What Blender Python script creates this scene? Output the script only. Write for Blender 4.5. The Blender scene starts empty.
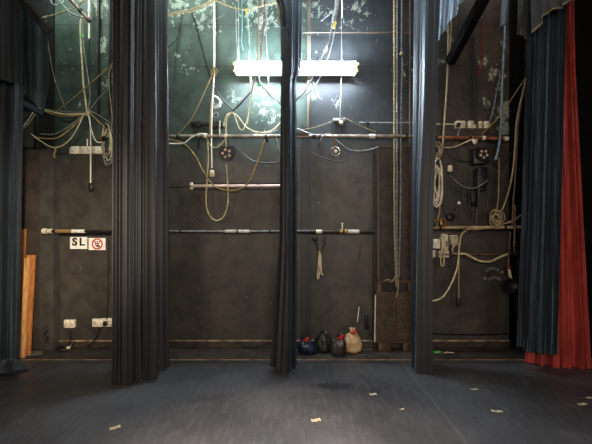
import bpy, math, random
from mathutils import Vector, Matrix, noise as mnoise

random.seed(7)
SC = bpy.context.scene
COL = SC.collection
F = 395.0          # focal length in pixels
HZ = 231.0         # horizon row
CH = 1.7           # camera height
WY = 5.79          # back wall
FLOOR_Z = 0.0

def px(u, v, Y=5.72):
    return Vector(((u - 296.0) * Y / F, Y, CH - (v - HZ) * Y / F))
def S(Y): return Y / F
def gy(v, z=0.0): return (CH - z) * F / (v - HZ)      # depth at which a point at height z shows on row v

# ------------------------------------------------------------------ materials
def lin(c):
    out = []
    for x in c:
        x /= 255.0
        out.append(x / 12.92 if x <= 0.04045 else ((x + 0.055) / 1.055) ** 2.4)
    return out + [1.0]

class NT:
    def __init__(s, name):
        s.m = bpy.data.materials.new(name); s.m.use_nodes = True
        s.t = s.m.node_tree; s.t.nodes.clear()
        s.out = s.n('ShaderNodeOutputMaterial')
        s.b = s.n('ShaderNodeBsdfPrincipled')
        s.l(s.b.outputs[0], s.out.inputs[0])
    def n(s, t, **kw):
        nd = s.t.nodes.new(t)
        for k, v in kw.items(): setattr(nd, k, v)
        return nd
    def l(s, a, b): s.t.links.new(a, b)
    def put(s, sock, v):
        if hasattr(v, 'is_linked') or hasattr(v, 'links'): s.l(v, sock)
        else: sock.default_value = v
    def math(s, op, a, b=0.0, c=None, clamp=False):
        nd = s.n('ShaderNodeMath', operation=op); nd.use_clamp = clamp
        s.put(nd.inputs[0], a); s.put(nd.inputs[1], b)
        if c is not None: s.put(nd.inputs[2], c)
        return nd.outputs[0]
    def noise(s, vec, scale, detail=4, rough=0.55):
        nd = s.n('ShaderNodeTexNoise'); nd.inputs['Scale'].default_value = scale
        nd.inputs['Detail'].default_value = detail; nd.inputs['Roughness'].default_value = rough
        if vec is not None: s.l(vec, nd.inputs['Vector'])
        return nd.outputs['Fac']
    def ramp(s, v, a, b, lo=0.0, hi=1.0):
        nd = s.n('ShaderNodeMapRange', interpolation_type='SMOOTHSTEP')
        s.put(nd.inputs[0], v)
        for i, x in zip((1, 2, 3, 4), (a, b, lo, hi)): nd.inputs[i].default_value = x
        return nd.outputs[0]
    def mix(s, f, a, b, blend='MIX'):
        nd = s.n('ShaderNodeMix', data_type='RGBA', blend_type=blend)
        s.put(nd.inputs[0], f); s.put(nd.inputs[6], a); s.put(nd.inputs[7], b)
        return nd.outputs[2]
    def scalevec(s, vec, sc):
        nd = s.n('ShaderNodeMapping'); s.l(vec, nd.inputs[0]); nd.inputs['Scale'].default_value = sc
        return nd.outputs[0]
    def bump(s, h, strength=0.3, dist=0.01):
        nd = s.n('ShaderNodeBump'); nd.inputs['Strength'].default_value = strength
        nd.inputs['Distance'].default_value = dist
        s.l(h, nd.inputs['Height']); s.l(nd.outputs[0], s.b.inputs['Normal'])
    def pos(s): return s.n('ShaderNodeNewGeometry').outputs['Position']
    def obj(s): return s.n('ShaderNodeTexCoord').outputs['Object']

def plain(name, c, c2=None, rough=0.6, metal=0.0, scale=14, bump=0.0, lo=0.35, hi=0.65, stretch=None, emit=0.0, sheen=0.0, spec=0.5):
    t = NT(name)
    v = t.pos()
    if stretch: v = t.scalevec(v, stretch)
    c2 = c2 or [x * 0.7 for x in c]
    f = t.noise(v, scale)
    colr = t.mix(t.ramp(f, lo, hi), lin(c), lin(c2))
    t.l(colr, t.b.inputs['Base Color'])
    t.b.inputs['Roughness'].default_value = rough
    t.b.inputs['Metallic'].default_value = metal
    t.b.inputs['Specular IOR Level'].default_value = spec
    if sheen:
        t.b.inputs['Sheen Weight'].default_value = sheen
        t.b.inputs['Sheen Roughness'].default_value = 0.4
    if emit:
        t.l(colr, t.b.inputs['Emission Color']); t.b.inputs['Emission Strength'].default_value = emit
    if bump: t.bump(t.noise(v, scale * 2.5), bump, 0.005)
    return t.m

def wall_mat():
    t = NT('painted_back_wall'); P = t.pos()
    sep = t.n('ShaderNodeSeparateXYZ'); t.l(P, sep.inputs[0]); X, Z = sep.outputs[0], sep.outputs[2]
    n1 = t.noise(P, 1.3, 5); n2 = t.noise(P, 5.0, 6); n3 = t.noise(t.scalevec(P, (1.25, 1, .9)), 11.0, 10, 0.74); n4 = t.noise(P, 70.0, 3)
    low = t.mix(t.ramp(n2, .35, .7), lin((70, 64, 56)), lin((52, 47, 42)))
    upg = t.mix(t.ramp(n2, .35, .7), lin((64, 78, 69)), lin((44, 57, 50)))  # greenish upper tone holds some of the cool light falling there
    upd = t.mix(t.ramp(n2, .35, .7), lin((44, 48, 50)), lin((34, 38, 40)))
    upb = t.mix(t.ramp(n2, .35, .7), lin((72, 63, 54)), lin((52, 46, 40)))
    Xn = t.math('ADD', X, t.math('MULTIPLY', t.math('SUBTRACT', n1, .5), .5))
    up = t.mix(t.ramp(Xn, 0.05, 0.35), upg, upd)
    up = t.mix(t.ramp(Xn, 1.55, 1.9), up, upb)
    Zn = t.math('ADD', Z, t.math('MULTIPLY', t.math('SUBTRACT', n1, .5), .5))
    base = t.mix(t.ramp(Zn, 2.55, 3.15), low, up)
    # worn-off paint, most of it in patches high on the wall
    patches = [(178, 8, 24, .72), (205, 12, 24, .75), (262, 4, 28, .85), (268, 20, 16, .7), (270, 110, 18, 1), (234, 100, 10, .9),
               (270, 125, 10, .8), (108, 82, 9, 1.1), (104, 45, 9, 1), (100, 8, 12, .9), (82, 103, 6, 1), (60, 80, 8, .5),
               (318, 8, 18, .62), (356, 12, 18, .62), (335, 105, 12, .6), (315, 98, 8, .6), (352, 108, 7, .6), (345, 122, 8, .6),
               (503, 112, 14, 1.35), (506, 128, 10, 1.3), (487, 100, 10, .95), (496, 72, 12, .95), (500, 90, 9, .9), (440, 62, 7, 1), (484, 62, 10, .7), (176, 56, 6, .9),
               (190, 68, 9, .85), (218, 104, 5, 1), (485, 210, 7, .8), (405, 70, 14, .6), (430, 30, 12, .8)]
    m = None
    for (u, v, r, k) in patches:
        c = px(u, v, WY)
        d = t.n('ShaderNodeVectorMath', operation='DISTANCE'); t.l(P, d.inputs[0]); d.inputs[1].default_value = c
        g = t.ramp(d.outputs['Value'], 0.0, r * S(WY) * 1.5, k, 0.0)
        m = g if m is None else t.math('MAXIMUM', m, g)
    hi = t.ramp(Z, 3.0, 5.2, 0.0, .22)
    m = t.math('ADD', m, hi)
    fl = t.math('ADD', t.math('MULTIPLY', m, .24), t.math('ADD', t.math('MULTIPLY', n3, 1.2), t.math('MULTIPLY', n2, .3)))
    flake = t.ramp(fl, .955, .985)
    base = t.mix(t.math('MULTIPLY', flake, .85), base, t.mix(t.ramp(n4, .3, .7), lin((176, 182, 166)), lin((110, 122, 112))))
    speck = t.ramp(t.math('ADD', n4, t.math('MULTIPLY', n2, .25)), .86, .9)
    base = t.mix(t.math('MULTIPLY', speck, .5), base, lin((150, 140, 125)))
    # board joints
    for z0 in (4.72, 4.11):
        j = t.math('LESS_THAN', t.math('ABSOLUTE', t.math('SUBTRACT', Z, z0)), .006)
        base = t.mix(t.math('MULTIPLY', j, .6), base, lin((18, 18, 17)))
    sm = t.ramp(n1, .3, .7, .72, 1.15)
    vm = t.n('ShaderNodeVectorMath', operation='SCALE'); t.l(base, vm.inputs[0]); t.l(sm, vm.inputs['Scale'])
    t.l(vm.outputs[0], t.b.inputs['Base Color'])
    t.b.inputs['Roughness'].default_value = .55
    t.bump(t.math('ADD', n3, t.math('MULTIPLY', flake, .6)), .25, .006)
    return t.m

def floor_mat():
    t = NT('worn_stage_vinyl'); P = t.pos()
    sep = t.n('ShaderNodeSeparateXYZ'); t.l(P, sep.inputs[0]); X = sep.outputs[0]
    n1 = t.noise(P, .9, 5); n2 = t.noise(t.scalevec(P, (9, 1.6, 1)), 2.2, 6, .65); n3 = t.noise(P, 45, 5, .7)
    n4 = t.noise(t.scalevec(P, (2.0, 14, 1)), 2.0, 5, .6)
    n5 = t.noise(t.scalevec(P, (1.5, 1, 1)), 34, 8, .8)
    c = t.mix(t.ramp(n1, .35, .65), lin((46, 45, 46)), lin((70, 69, 70)))
    c = t.mix(t.math('MULTIPLY', t.ramp(n5, .48, .7), .5), c, lin((112, 112, 112)))
    c = t.mix(t.math('MULTIPLY', t.ramp(n5, .5, .3), .6), c, lin((26, 26, 28)))
    c = t.mix(t.math('MULTIPLY', t.ramp(n2, .45, .75), .45), c, lin((98, 98, 98)))
    c = t.mix(t.math('MULTIPLY', t.ramp(n4, .5, .75), .35), c, lin((30, 31, 34)))
    c = t.mix(t.math('MULTIPLY', t.ramp(n3, .6, .75), .35), c, lin((120, 118, 112)))
    # joints between the laid strips
    fr = t.math('ABSOLUTE', t.math('SUBTRACT', t.math('FRACT', t.math('DIVIDE', t.math('ADD', X, 20.13), .3)), .5))
    j = t.math('LESS_THAN', fr, .008)
    c = t.mix(t.math('MULTIPLY', j, .5), c, lin((20, 20, 21)))
    sx = t.math('ADD', t.math('SUBTRACT', X, 1.37), t.math('MULTIPLY', t.math('SUBTRACT', n2, .5), .02))
    scr = t.math('LESS_THAN', t.math('ABSOLUTE', sx), .008)
    c = t.mix(t.math('MULTIPLY', scr, .25), c, lin((140, 136, 130)))
    # dark damp patch
    d = t.n('ShaderNodeVectorMath', operation='DISTANCE'); t.l(t.scalevec(P, (1, 2.2, 1)), d.inputs[0])
    q = px(336, 386, gy(386)); d.inputs[1].default_value = (q.x, q.y * 2.2, 0)
    st = t.ramp(t.math('ADD', d.outputs['Value'], t.math('MULTIPLY', t.math('SUBTRACT', n2, .5), .5)), .16, .26, 1, 0)
    c = t.mix(t.math('MULTIPLY', st, .8), c, lin((22, 23, 25)))
    t.l(c, t.b.inputs['Base Color'])
    t.l(t.ramp(n5, .35, .65, .36, .5), t.b.inputs['Roughness'])
    t.bump(t.math('ADD', n3, t.math('MULTIPLY', j, -2.0)), .12, .004)
    return t.m

def cloth(name, c, c2, sheen=.25, rough=.75, streak=0.0, tint=(.55, .85, 1.0, 1.0)):
    t = NT(name); P = t.obj()
    n1 = t.noise(t.scalevec(P, (6, 6, .8)), 2.5, 5); n2 = t.noise(P, 160, 2); n3 = t.noise(P, 2.2, 4)
    colr = t.mix(t.ramp(n1, .35, .7), lin(c), lin(c2))
    if streak:  # bluish highlights of the folds, painted in as pale streaks
        ns = t.noise(t.scalevec(P, (34, 34, .5)), 1.5, 5, .6)
        colr = t.mix(t.math('MULTIPLY', t.ramp(ns, .5, .68), streak), colr, lin([min(255, x * 2.1 + 12) for x in c]))
    colr = t.mix(t.math('MULTIPLY', t.ramp(n3, .55, .75), .2), colr, lin([min(255, x * 1.5 + 10) for x in c]))
    t.l(colr, t.b.inputs['Base Color'])
    t.b.inputs['Roughness'].default_value = rough
    t.b.inputs['Sheen Weight'].default_value = sheen
    t.b.inputs['Sheen Roughness'].default_value = .35
    t.b.inputs['Sheen Tint'].default_value = tint  # default cyan tint puts the tubes' bluish light into the sheen
    t.bump(n2, .15, .002)
    return t.m

def wood(name, c, c2):
    t = NT(name); P = t.pos()
    n = t.noise(t.scalevec(P, (30, 30, 1.5)), 1.6, 5)
    colr = t.mix(t.ramp(n, .35, .65), lin(c), lin(c2))
    t.l(colr, t.b.inputs['Base Color']); t.b.inputs['Roughness'].default_value = .6
    t.bump(n, .2, .003)
    return t.m

M = {
 'wall': wall_mat(), 'floor': floor_mat(),
 'side': plain('black_side_wall', (24, 22, 21), (16, 15, 14), .8, scale=3),
 'panel': plain('brown_panel_paint', (72, 62, 54), (58, 50, 43), .6, scale=5, bump=.2),
 'pilaster': plain('grey_pilaster_paint', (74, 70, 64), (60, 56, 50), .6, scale=6, bump=.2),
 'backfloor': plain('dusty_back_floor', (48, 44, 40), (74, 67, 59), .5, scale=5, bump=.2),
 'skirt': plain('skirting_paint', (52, 44, 37), (68, 58, 47), .5, scale=9),
 'edge': plain('floor_edge_strip', (184, 156, 126), (110, 92, 74), .5, scale=8),
 'deepblack': plain('deep_black_matte', (11, 11, 11), (15, 14, 14), .9, scale=4, spec=.1),
 'black': plain('black_paint', (20, 20, 21), (30, 29, 28), .55, scale=10),
 'blackrub': plain('black_rubber', (16, 16, 17), (26, 26, 27), .5, scale=20),
 'drape': cloth('black_wool_drape', (29, 30, 33), (18, 19, 21), .28, .6),
 'drapewarm': cloth('faded_black_drape', (30, 28, 29), (17, 16, 17), .22, .6),
 'drapeblue': cloth('blue_black_drape', (36, 45, 54), (15, 19, 24), .15, streak=.6),
 'bordercloth': cloth('grey_border_cloth', (64, 64, 64), (46, 46, 47), .25),
 'bluecloth': cloth('blue_grey_border_cloth', (88, 98, 108), (54, 62, 70), .2),
 'tealcloth': cloth('dark_teal_cloth', (34, 50, 52), (20, 32, 34), .15),
 'navycloth': cloth('dark_slate_cloth', (25, 34, 41), (14, 20, 25), .12),
 'red': cloth('red_velvet', (158, 58, 48), (124, 38, 32), .15, tint=(1, .6, .5, 1)),
 'hem': cloth('pale_hem', (128, 118, 96), (90, 84, 70), .1),
 'cream': plain('cream_cable_sheath', (200, 188, 152), (158, 146, 112), .55, scale=12),
 'white': plain('off_white_plastic', (230, 225, 210), (204, 197, 180), .5, scale=12),
 'dirty': plain('dirty_cream_plastic', (224, 214, 190), (184, 174, 150), .5, scale=20),
 'orange': plain('ochre_cable_sheath', (174, 146, 86), (132, 110, 64), .55, scale=12),
 'greycab': plain('grey_cable_sheath', (140, 142, 140), (104, 106, 104), .55, scale=12),
 'darkcab': plain('black_cable_sheath', (22, 22, 22), (34, 33, 31), .5, scale=12),
 'browncab': plain('brown_cable_sheath', (128, 100, 78), (92, 74, 58), .55, scale=12),
 'redcab': plain('red_cable_sheath', (118, 38, 36), (92, 28, 27), .5, scale=12),
 'teal': plain('teal_cord', (110, 162, 158), (74, 120, 122), .55, scale=12),
 'bluetape': plain('pale_blue_strap', (120, 138, 154), (78, 92, 106), .6, scale=16),
 'yellow': plain('yellow_tape', (214, 176, 50), (180, 146, 40), .5, scale=20),
 'green': plain('green_plastic', (60, 170, 110), (120, 190, 40), .5, scale=20),
 'rope': plain('natural_rope', (168, 152, 118), (112, 100, 78), .8, scale=60),
 'rope2': plain('grey_twisted_rope', (150, 148, 142), (84, 84, 84), .8, scale=60),
 'goldrope': plain('golden_rope', (160, 138, 92), (112, 96, 62), .8, scale=60),
 'steel': plain('dirty_steel_tube', (150, 138, 124), (108, 96, 84), .4, .4, scale=9),
 'creampipe': plain('grimy_cream_tube', (186, 168, 134), (134, 116, 88), .5, .1, scale=9),
 'copper': plain('rusty_copper_tube', (160, 98, 68), (120, 72, 52), .45, .3, scale=9),
 'rust': plain('rusty_conduit', (112, 78, 66), (150, 138, 130), .55, .2, scale=14),
 'darkpipe': plain('black_tube', (34, 32, 30), (52, 46, 40), .45, .3, scale=12),
 'tapew': plain('white_cloth_tape', (206, 202, 194), (176, 172, 164), .6, scale=20),
 'tapeb': plain('brown_twine', (150, 116, 74), (104, 78, 48), .8, scale=70),
 'brass': plain('brass_clamp', (170, 130, 66), (120, 90, 44), .4, .5, scale=20),
 'chrome': plain('chrome_rim', (190, 190, 186), (120, 120, 118), .25, .8, scale=10),
 'lens': plain('pale_lens', (196, 172, 156), (160, 138, 124), .3, scale=20),
 'mesh': plain('rusty_mesh_steel', (130, 112, 92), (98, 82, 66), .55, .3, scale=10),
 'meshdark': plain('dark_mesh_steel', (92, 80, 68), (66, 57, 49), .55, .3, scale=10),
 'meshframe': plain('rusty_frame_steel', (70, 56, 46), (96, 72, 56), .55, .3, scale=8),
 'wood': wood('leaning_pine', (190, 128, 72), (150, 94, 50)),
 'woodpale': wood('pale_pine', (214, 168, 112), (180, 130, 80)),
 'wooddark': wood('grey_old_timber', (112, 104, 90), (80, 74, 64)),
 'block': wood('dark_timber_block', (86, 66, 52), (62, 48, 38)),
 'paper': plain('white_sign_card', (226, 222, 212), (204, 200, 190), .6, scale=20),
 'ink': plain('black_ink', (22, 22, 22), (30, 30, 30), .6),
 'redink': plain('red_ink', (190, 40, 36), (170, 34, 32), .6),
 'bagblue': plain('blue_bag_plastic', (18, 32, 62), (12, 22, 42), .4, scale=14),
 'bagdark': plain('black_bag_plastic', (42, 42, 36), (26, 26, 24), .35, scale=14),
 'baggrey': plain('charcoal_bag_plastic', (56, 48, 46), (38, 34, 32), .4, scale=14),
 'bagcream': plain('cream_bag_cloth', (186, 160, 122), (156, 130, 96), .6, scale=14),
 'redtie': plain('red_tie', (200, 44, 36), (170, 36, 30), .5, scale=20),
 'chalk': plain('chalk_mark', (150, 150, 142), (100, 100, 94), .9, scale=60),
 'dust': plain('pale_dust', (120, 108, 92), (84, 76, 66), .9, scale=20),
 'scrap': plain('pale_tape_scrap', (190, 176, 146), (160, 146, 118), .6, scale=30),
 'tube_on': plain('lit_tube_glass', (226, 240, 255), (222, 236, 252), .3, emit=300.0),
 'reflector': plain('glowing_white_reflector', (240, 242, 242), (228, 232, 232), .4, scale=6, emit=1.5),  # tray glows by itself, standing in for the glare around the tubes
 'tube_off': plain('unlit_tube_glass', (214, 192, 180), (190, 168, 156), .25, scale=6),
}

# ------------------------------------------------------------------ mesh collector
def catmull(pts, n=6):
    if len(pts) < 3: return list(pts)
    out = []
    P = [pts[0] * 2 - pts[1]] + list(pts) + [pts[-1] * 2 - pts[-2]]
    for i in range(1, len(P) - 2):
        a, b, c, d = P[i - 1], P[i], P[i + 1], P[i + 2]
        for k in range(n):
            t = k / n
            out.append(.5 * ((2 * b) + (c - a) * t + (2 * a - 5 * b + 4 * c - d) * t * t + (3 * b - a - 3 * c + d) * t ** 3))
    out.append(pts[-1].copy())
    return out

class MB:
    def __init__(s): s.v = []; s.f = []
    def add(s, vs, fs):
        o = len(s.v); s.v += [Vector(x) for x in vs]; s.f += [tuple(i + o for i in f) for f in fs]; return s
    def box(s, c, d, rot=None, bev=0.0):
        x, y, z = d[0] / 2, d[1] / 2, d[2] / 2
        if bev <= 0:
            vs = [Vector((a * x, b * y, e * z)) for a in (-1, 1) for b in (-1, 1) for e in (-1, 1)]
            fs = [(0, 1, 3, 2), (4, 6, 7, 5), (0, 4, 5, 1), (2, 3, 7, 6), (0, 2, 6, 4), (1, 5, 7, 3)]
        else:   # chamfered outline in XZ, three rings in Y
            b = min(bev, x * .9, z * .9, y * .9)
            def ring(k, yy): return [Vector((px_, yy, pz_)) for px_, pz_ in
                ((-x + b + k, -z + k), (x - b - k, -z + k), (x - k, -z + b + k), (x - k, z - b - k), (x - b - k, z - k), (-x + b + k, z - k), (-x + k, z - b - k), (-x + k, -z + b + k))]
            vs = ring(b * .6, -y) + ring(0, -y + b * .6) + ring(0, y)
            fs = [tuple(range(8)), tuple(range(23, 15, -1))]
            for r in (0, 1):
                for i in range(8):
                    j = (i + 1) % 8; fs.append((r * 8 + i, (r + 1) * 8 + i, (r + 1) * 8 + j, r * 8 + j))
        R = rot or Matrix.Identity(3)
        return s.add([R @ q + Vector(c) for q in vs], fs)
    def beam(s, a, b, w, h, up=Vector((0, 0, 1))):
        d = (b - a).normalized(); x = d.cross(up).normalized(); z = x.cross(d)
        vs = []
        for p in (a, b):
            for (i, j) in ((-1, -1), (1, -1), (1, 1), (-1, 1)): vs.append(p + x * i * w / 2 + z * j * h / 2)
        return s.add(vs, [(3, 2, 1, 0), (4, 5, 6, 7), (0, 1, 5, 4), (1, 2, 6, 5), (2, 3, 7, 6), (3, 0, 4, 7)])
    def tube(s, pts, r, n=6, cap=True, radf=None):
        pts = [Vector(p) for p in pts]
        d = (pts[1] - pts[0]).normalized()
        x = d.orthogonal().normalized(); rings = []
        for i, p in enumerate(pts):
            t = (pts[min(i + 1, len(pts) - 1)] - pts[max(i - 1, 0)])
            if t.length > 1e-9: d = t.normalized()
            x = (x - d * x.dot(d))
            x = x.normalized() if x.length > 1e-6 else d.orthogonal().normalized()
            y = d.cross(x); rr = r * (radf(i / (len(pts) - 1)) if radf else 1)
            rings.append([p + (x * math.cos(2 * math.pi * k / n) + y * math.sin(2 * math.pi * k / n)) * rr for k in range(n)])
        vs = [q for rg in rings for q in rg]; fs = []
        for i in range(len(pts) - 1):
            for k in range(n):
                k2 = (k + 1) % n; fs.append((i * n + k, i * n + k2, (i + 1) * n + k2, (i + 1) * n + k))
        if cap: fs += [tuple(range(n - 1, -1, -1)), tuple((len(pts) - 1) * n + k for k in range(n))]
        return s.add(vs, fs)
    def cyl(s, a, b, r, n=12): return s.tube([a, b], r, n)
    def lathe(s, c, prof, axis=Vector((0, 0, 1)), n=16, warp=None):
        ax = axis.normalized(); x = ax.orthogonal().normalized(); y = ax.cross(x); vs = []; fs = []
        for (r, h) in prof:
            for k in range(n):
                a = 2 * math.pi * k / n
                q = (x * math.cos(a) + y * math.sin(a)) * r + ax * h
                vs.append(Vector(c) + (warp(q, a, h) if warp else q))
        for i in range(len(prof) - 1):
            for k in range(n):
                k2 = (k + 1) % n; fs.append((i * n + k, i * n + k2, (i + 1) * n + k2, (i + 1) * n + k))
        fs += [tuple(range(n - 1, -1, -1)), tuple((len(prof) - 1) * n + k for k in range(n))]
        return s.add(vs, fs)
    def rope(s, pts, r, strands=2, pitch=None, n=5):
        pitch = pitch or r * 7
        L = 0; acc = [0]
        for i in range(1, len(pts)): L += (pts[i] - pts[i - 1]).length; acc.append(L)
        m = max(8, int(L / pitch * 6)); samp = []
        j = 0
        for k in range(m + 1):
            t = L * k / m
            while j < len(pts) - 2 and acc[j + 1] < t: j += 1
            seg = acc[j + 1] - acc[j] or 1
            samp.append((pts[j].lerp(pts[j + 1], min(1, max(0, (t - acc[j]) / seg))), t))
        for q in range(strands):
            path = []
            for i, (p, t) in enumerate(samp):
                d = (samp[min(i + 1, m)][0] - samp[max(i - 1, 0)][0]).normalized()
                x = d.cross(Vector((0, 1, 0.01))).normalized(); y = d.cross(x)
                a = 2 * math.pi * (t / pitch + q / strands)
                path.append(p + (x * math.cos(a) + y * math.sin(a)) * r * .5)
            s.tube(path, r * .58, n)
        return s
    def prism(s, poly, y0, y1):   # polygon of (x, z), extruded along Y
        n = len(poly)
        vs = [Vector((x, y0, z)) for x, z in poly] + [Vector((x, y1, z)) for x, z in poly]
        fs = [tuple(range(n)), tuple(range(2 * n - 1, n - 1, -1))]
        for i in range(n): j = (i + 1) % n; fs.append((i, n + i, n + j, j))
        return s.add(vs, fs)

def mkobj(name, mb, mat, base, parent=None, smooth=True):
    me = bpy.data.meshes.new(name)
    me.from_pydata([tuple(v - base) for v in mb.v], [], mb.f); me.update()
    import bmesh
    bm = bmesh.new(); bm.from_mesh(me); bmesh.ops.recalc_face_normals(bm, faces=bm.faces)
    if smooth:
        for f in bm.faces: f.smooth = True
        for e in bm.edges:
            if len(e.link_faces) == 2 and e.calc_face_angle(0) > math.radians(40): e.smooth = False
    bm.to_mesh(me); bm.free()
    me.materials.append(mat)
    o = bpy.data.objects.new(name, me); COL.objects.link(o)
    if parent: o.parent = parent
    else: o.location = base
    return o

def bbase(mbs):
    vs = [v for m in mbs for v in m.v]
    lo = [min(v[i] for v in vs) for i in range(3)]; hi = [max(v[i] for v in vs) for i in range(3)]
    return Vector(((lo[0] + hi[0]) / 2, (lo[1] + hi[1]) / 2, lo[2]))

GROUPS = {'wall_socket': 'wall sockets', 'tied_bag': 'bags on the floor by the back wall', 'tape_scrap': 'tape scraps on the stage floor',
          'leg_curtain': 'black leg curtains', 'border_curtain': 'cloths hanging from above', 'junction_box_mount': 'junction boxes on the back wall',
          'wall_sign': 'signs on the left wall', 'timber_block': 'blocks under the mesh cabinet', 'electric_cord': 'cables hung on the back wall',
          'hanging_rope': 'ropes hung at the back wall', 'rail_tube': 'bars and conduits on the back wall', 'cable_coil_hanging': 'coiled cables',
          'tube_light_mount': 'tube light fittings on the back wall', 'stage_lamp_mount': 'five lens lamps on the bars', 'timber_plank': 'timber planks'}
def tag(o, label, cat, group=None):
    group = group or GROUPS.get(o.name.split('.')[0])
    o['label'] = label; o['category'] = cat
    if group: o['group'] = group

def thing(name, label, cat, parts, group=None, base=None):
    """parts: one (MB, material) for a single mesh, else list of (part_name, MB, material[, subparts[, label]])"""
    if isinstance(parts, tuple):
        b = base or bbase([parts[0]])
        o = mkobj(name, parts[0], parts[1], b); tag(o, label, cat, group); return o
    b = base or bbase([p[1] for p in parts])
    e = bpy.data.objects.new(name, None); COL.objects.link(e); e.location = b; e.empty_display_size = .05
    tag(e, label, cat, group)
    for p in parts:
        c = mkobj(p[0], p[1], p[2], b, e)
        if len(p) > 4 and p[4]: c['label'] = p[4]
        if len(p) > 3 and p[3]:
            for q in p[3]:
                g = mkobj(q[0], q[1], q[2], b, c)
                if len(q) > 3: g['label'] = q[3]
    return e

def struct(name, mb, mat, parts=()):
    b = bbase([mb]); o = mkobj(name, mb, mat, b); o['kind'] = 'structure'
    for n, m, mt in parts: mkobj(n, m, mt, b, o)
    return o

def path(pts, Y=5.72, n=6):
    P = [px(p[0], p[1], p[2] if len(p) > 2 else Y) for p in pts]
    return catmull(P, n)

def cord(label, pts, r, mat, Y=5.72, name='electric_cord', cat='cable', group=None, extra=None):
    """r in picture pixels at that depth; extra: list of parts"""
    mb = MB().tube(path(pts, Y), r * S(Y), 6)
    if extra: return thing(name, label, cat, [('cord', mb, M[mat])] + extra, group)
    return thing(name, label, cat, (mb, M[mat]), group)
def rope(label, pts, r, mat, Y=5.72, strands=2, name='hanging_rope', cat='rope', extra=None):
    mb = MB().rope(path(pts, Y, 8), r * S(Y), strands)
    if extra: return thing(name, label, cat, [('cord', mb, M[mat])] + extra)
    return thing(name, label, cat, (mb, M[mat]))
def pbox(u0, v0, u1, v1, Y0, Y1, bev=0.0):
    """box whose front face (at depth Y0) spans the given picture rectangle"""
    a, b = px(u0, v1, Y0), px(u1, v0, Y0)
    return MB().box(((a.x + b.x) / 2, (Y0 + Y1) / 2, (a.z + b.z) / 2), (b.x - a.x, Y1 - Y0, b.z - a.z), bev=bev)

# ------------------------------------------------------------------ setting
struct('floor', MB().box((0, 2.1, -.05), (11.0, 6.2, .1)), M['floor'])
struct('trim_floor_edge', MB().box((0, 5.215, -.0455), (11.0, .03, .095)), M['edge'])
struct('floor_back_strip', MB().box((0, 5.53, -.05), (11.0, .6, .088)), M['backfloor'])
struct('wall_back', MB().box((0, WY + .1, 2.8), (11.2, .2, 5.8)), M['wall'])
struct('wall_left', MB().box((-5.55, 2.4, 2.8), (.1, 6.8, 5.8)), M['side'])
struct('wall_right', MB().box((5.55, 2.4, 2.8), (.1, 6.8, 5.8)), M['side'])
struct('wall_front', MB().box((0, -1.05, 2.8), (11.2, .1, 5.8)), M['side'])
struct('ceiling', MB().box((0, 2.4, 5.75), (11.2, 6.9, .1)), M['side'])
bb = MB().box((0, WY - .012, .045), (11.0, .024, .09)); 
struct('baseboard_back', bb, M['skirt'], [('baseboard_cap', MB().box((0, WY - .016, .096), (11.0, .032, .012)), M['edge'])])
# boxed-in lower wall and pilaster on the left
p0 = px(10, 150, 5.7); p1 = px(40, 150, 5.7)
struct('wall_boxing_left', MB().box(((p0.x + p1.x) / 2, 5.745, p0.z / 2), (p1.x - p0.x, .088, p0.z)), M['panel'])
p0 = px(39.5, 150, 5.62); p1 = px(53, 150, 5.62)
struct('wall_pilaster_left', MB().box(((p0.x + p1.x) / 2, 5.705, p0.z / 2), (p1.x - p0.x, .168, p0.z)), M['pilaster'])
q = px(517.5, 0, 5.72)
struct('dark_strip_right', MB().box((q.x, 5.755, 2.8), (.17, .07, 5.6)), M['deepblack'])  # black strip added where the right end of the wall goes dark
struct('black_mask_right', MB().box((4.5, 5.36, 2.8), (2.0, .06, 5.7)), M['deepblack'])  # black panel added to hide the lit back wall beyond the red curtain
p0 = px(301.5, 145, 5.72); p1 = px(311, 145, 5.72)
struct('wall_channel_black', MB().box(((p0.x + p1.x) / 2, 5.755, 1.6), (p1.x - p0.x, .068, 3.2)), M['black'])
p0 = px(24, 0, 5.74); p1 = px(53, 0, 5.74)
struct('dark_void_upper_left', MB().box(((p0.x + p1.x) / 2, 5.765, 4.22), (p1.x - p0.x, .048, 2.6)), M['black'])  # black slab standing in for the dark void above the boxing
# black recess strips on the upper wall, left
for i, u in enumerate((98.2, 109.5)):
    a = px(u, -40, 5.75); b = px(u, 116, 5.75)
    struct('trim_%d' % (i + 1), MB().box(((a.x), 5.765, (a.z + b.z) / 2), (.022, .05, a.z - b.z)), M['black'])

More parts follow.
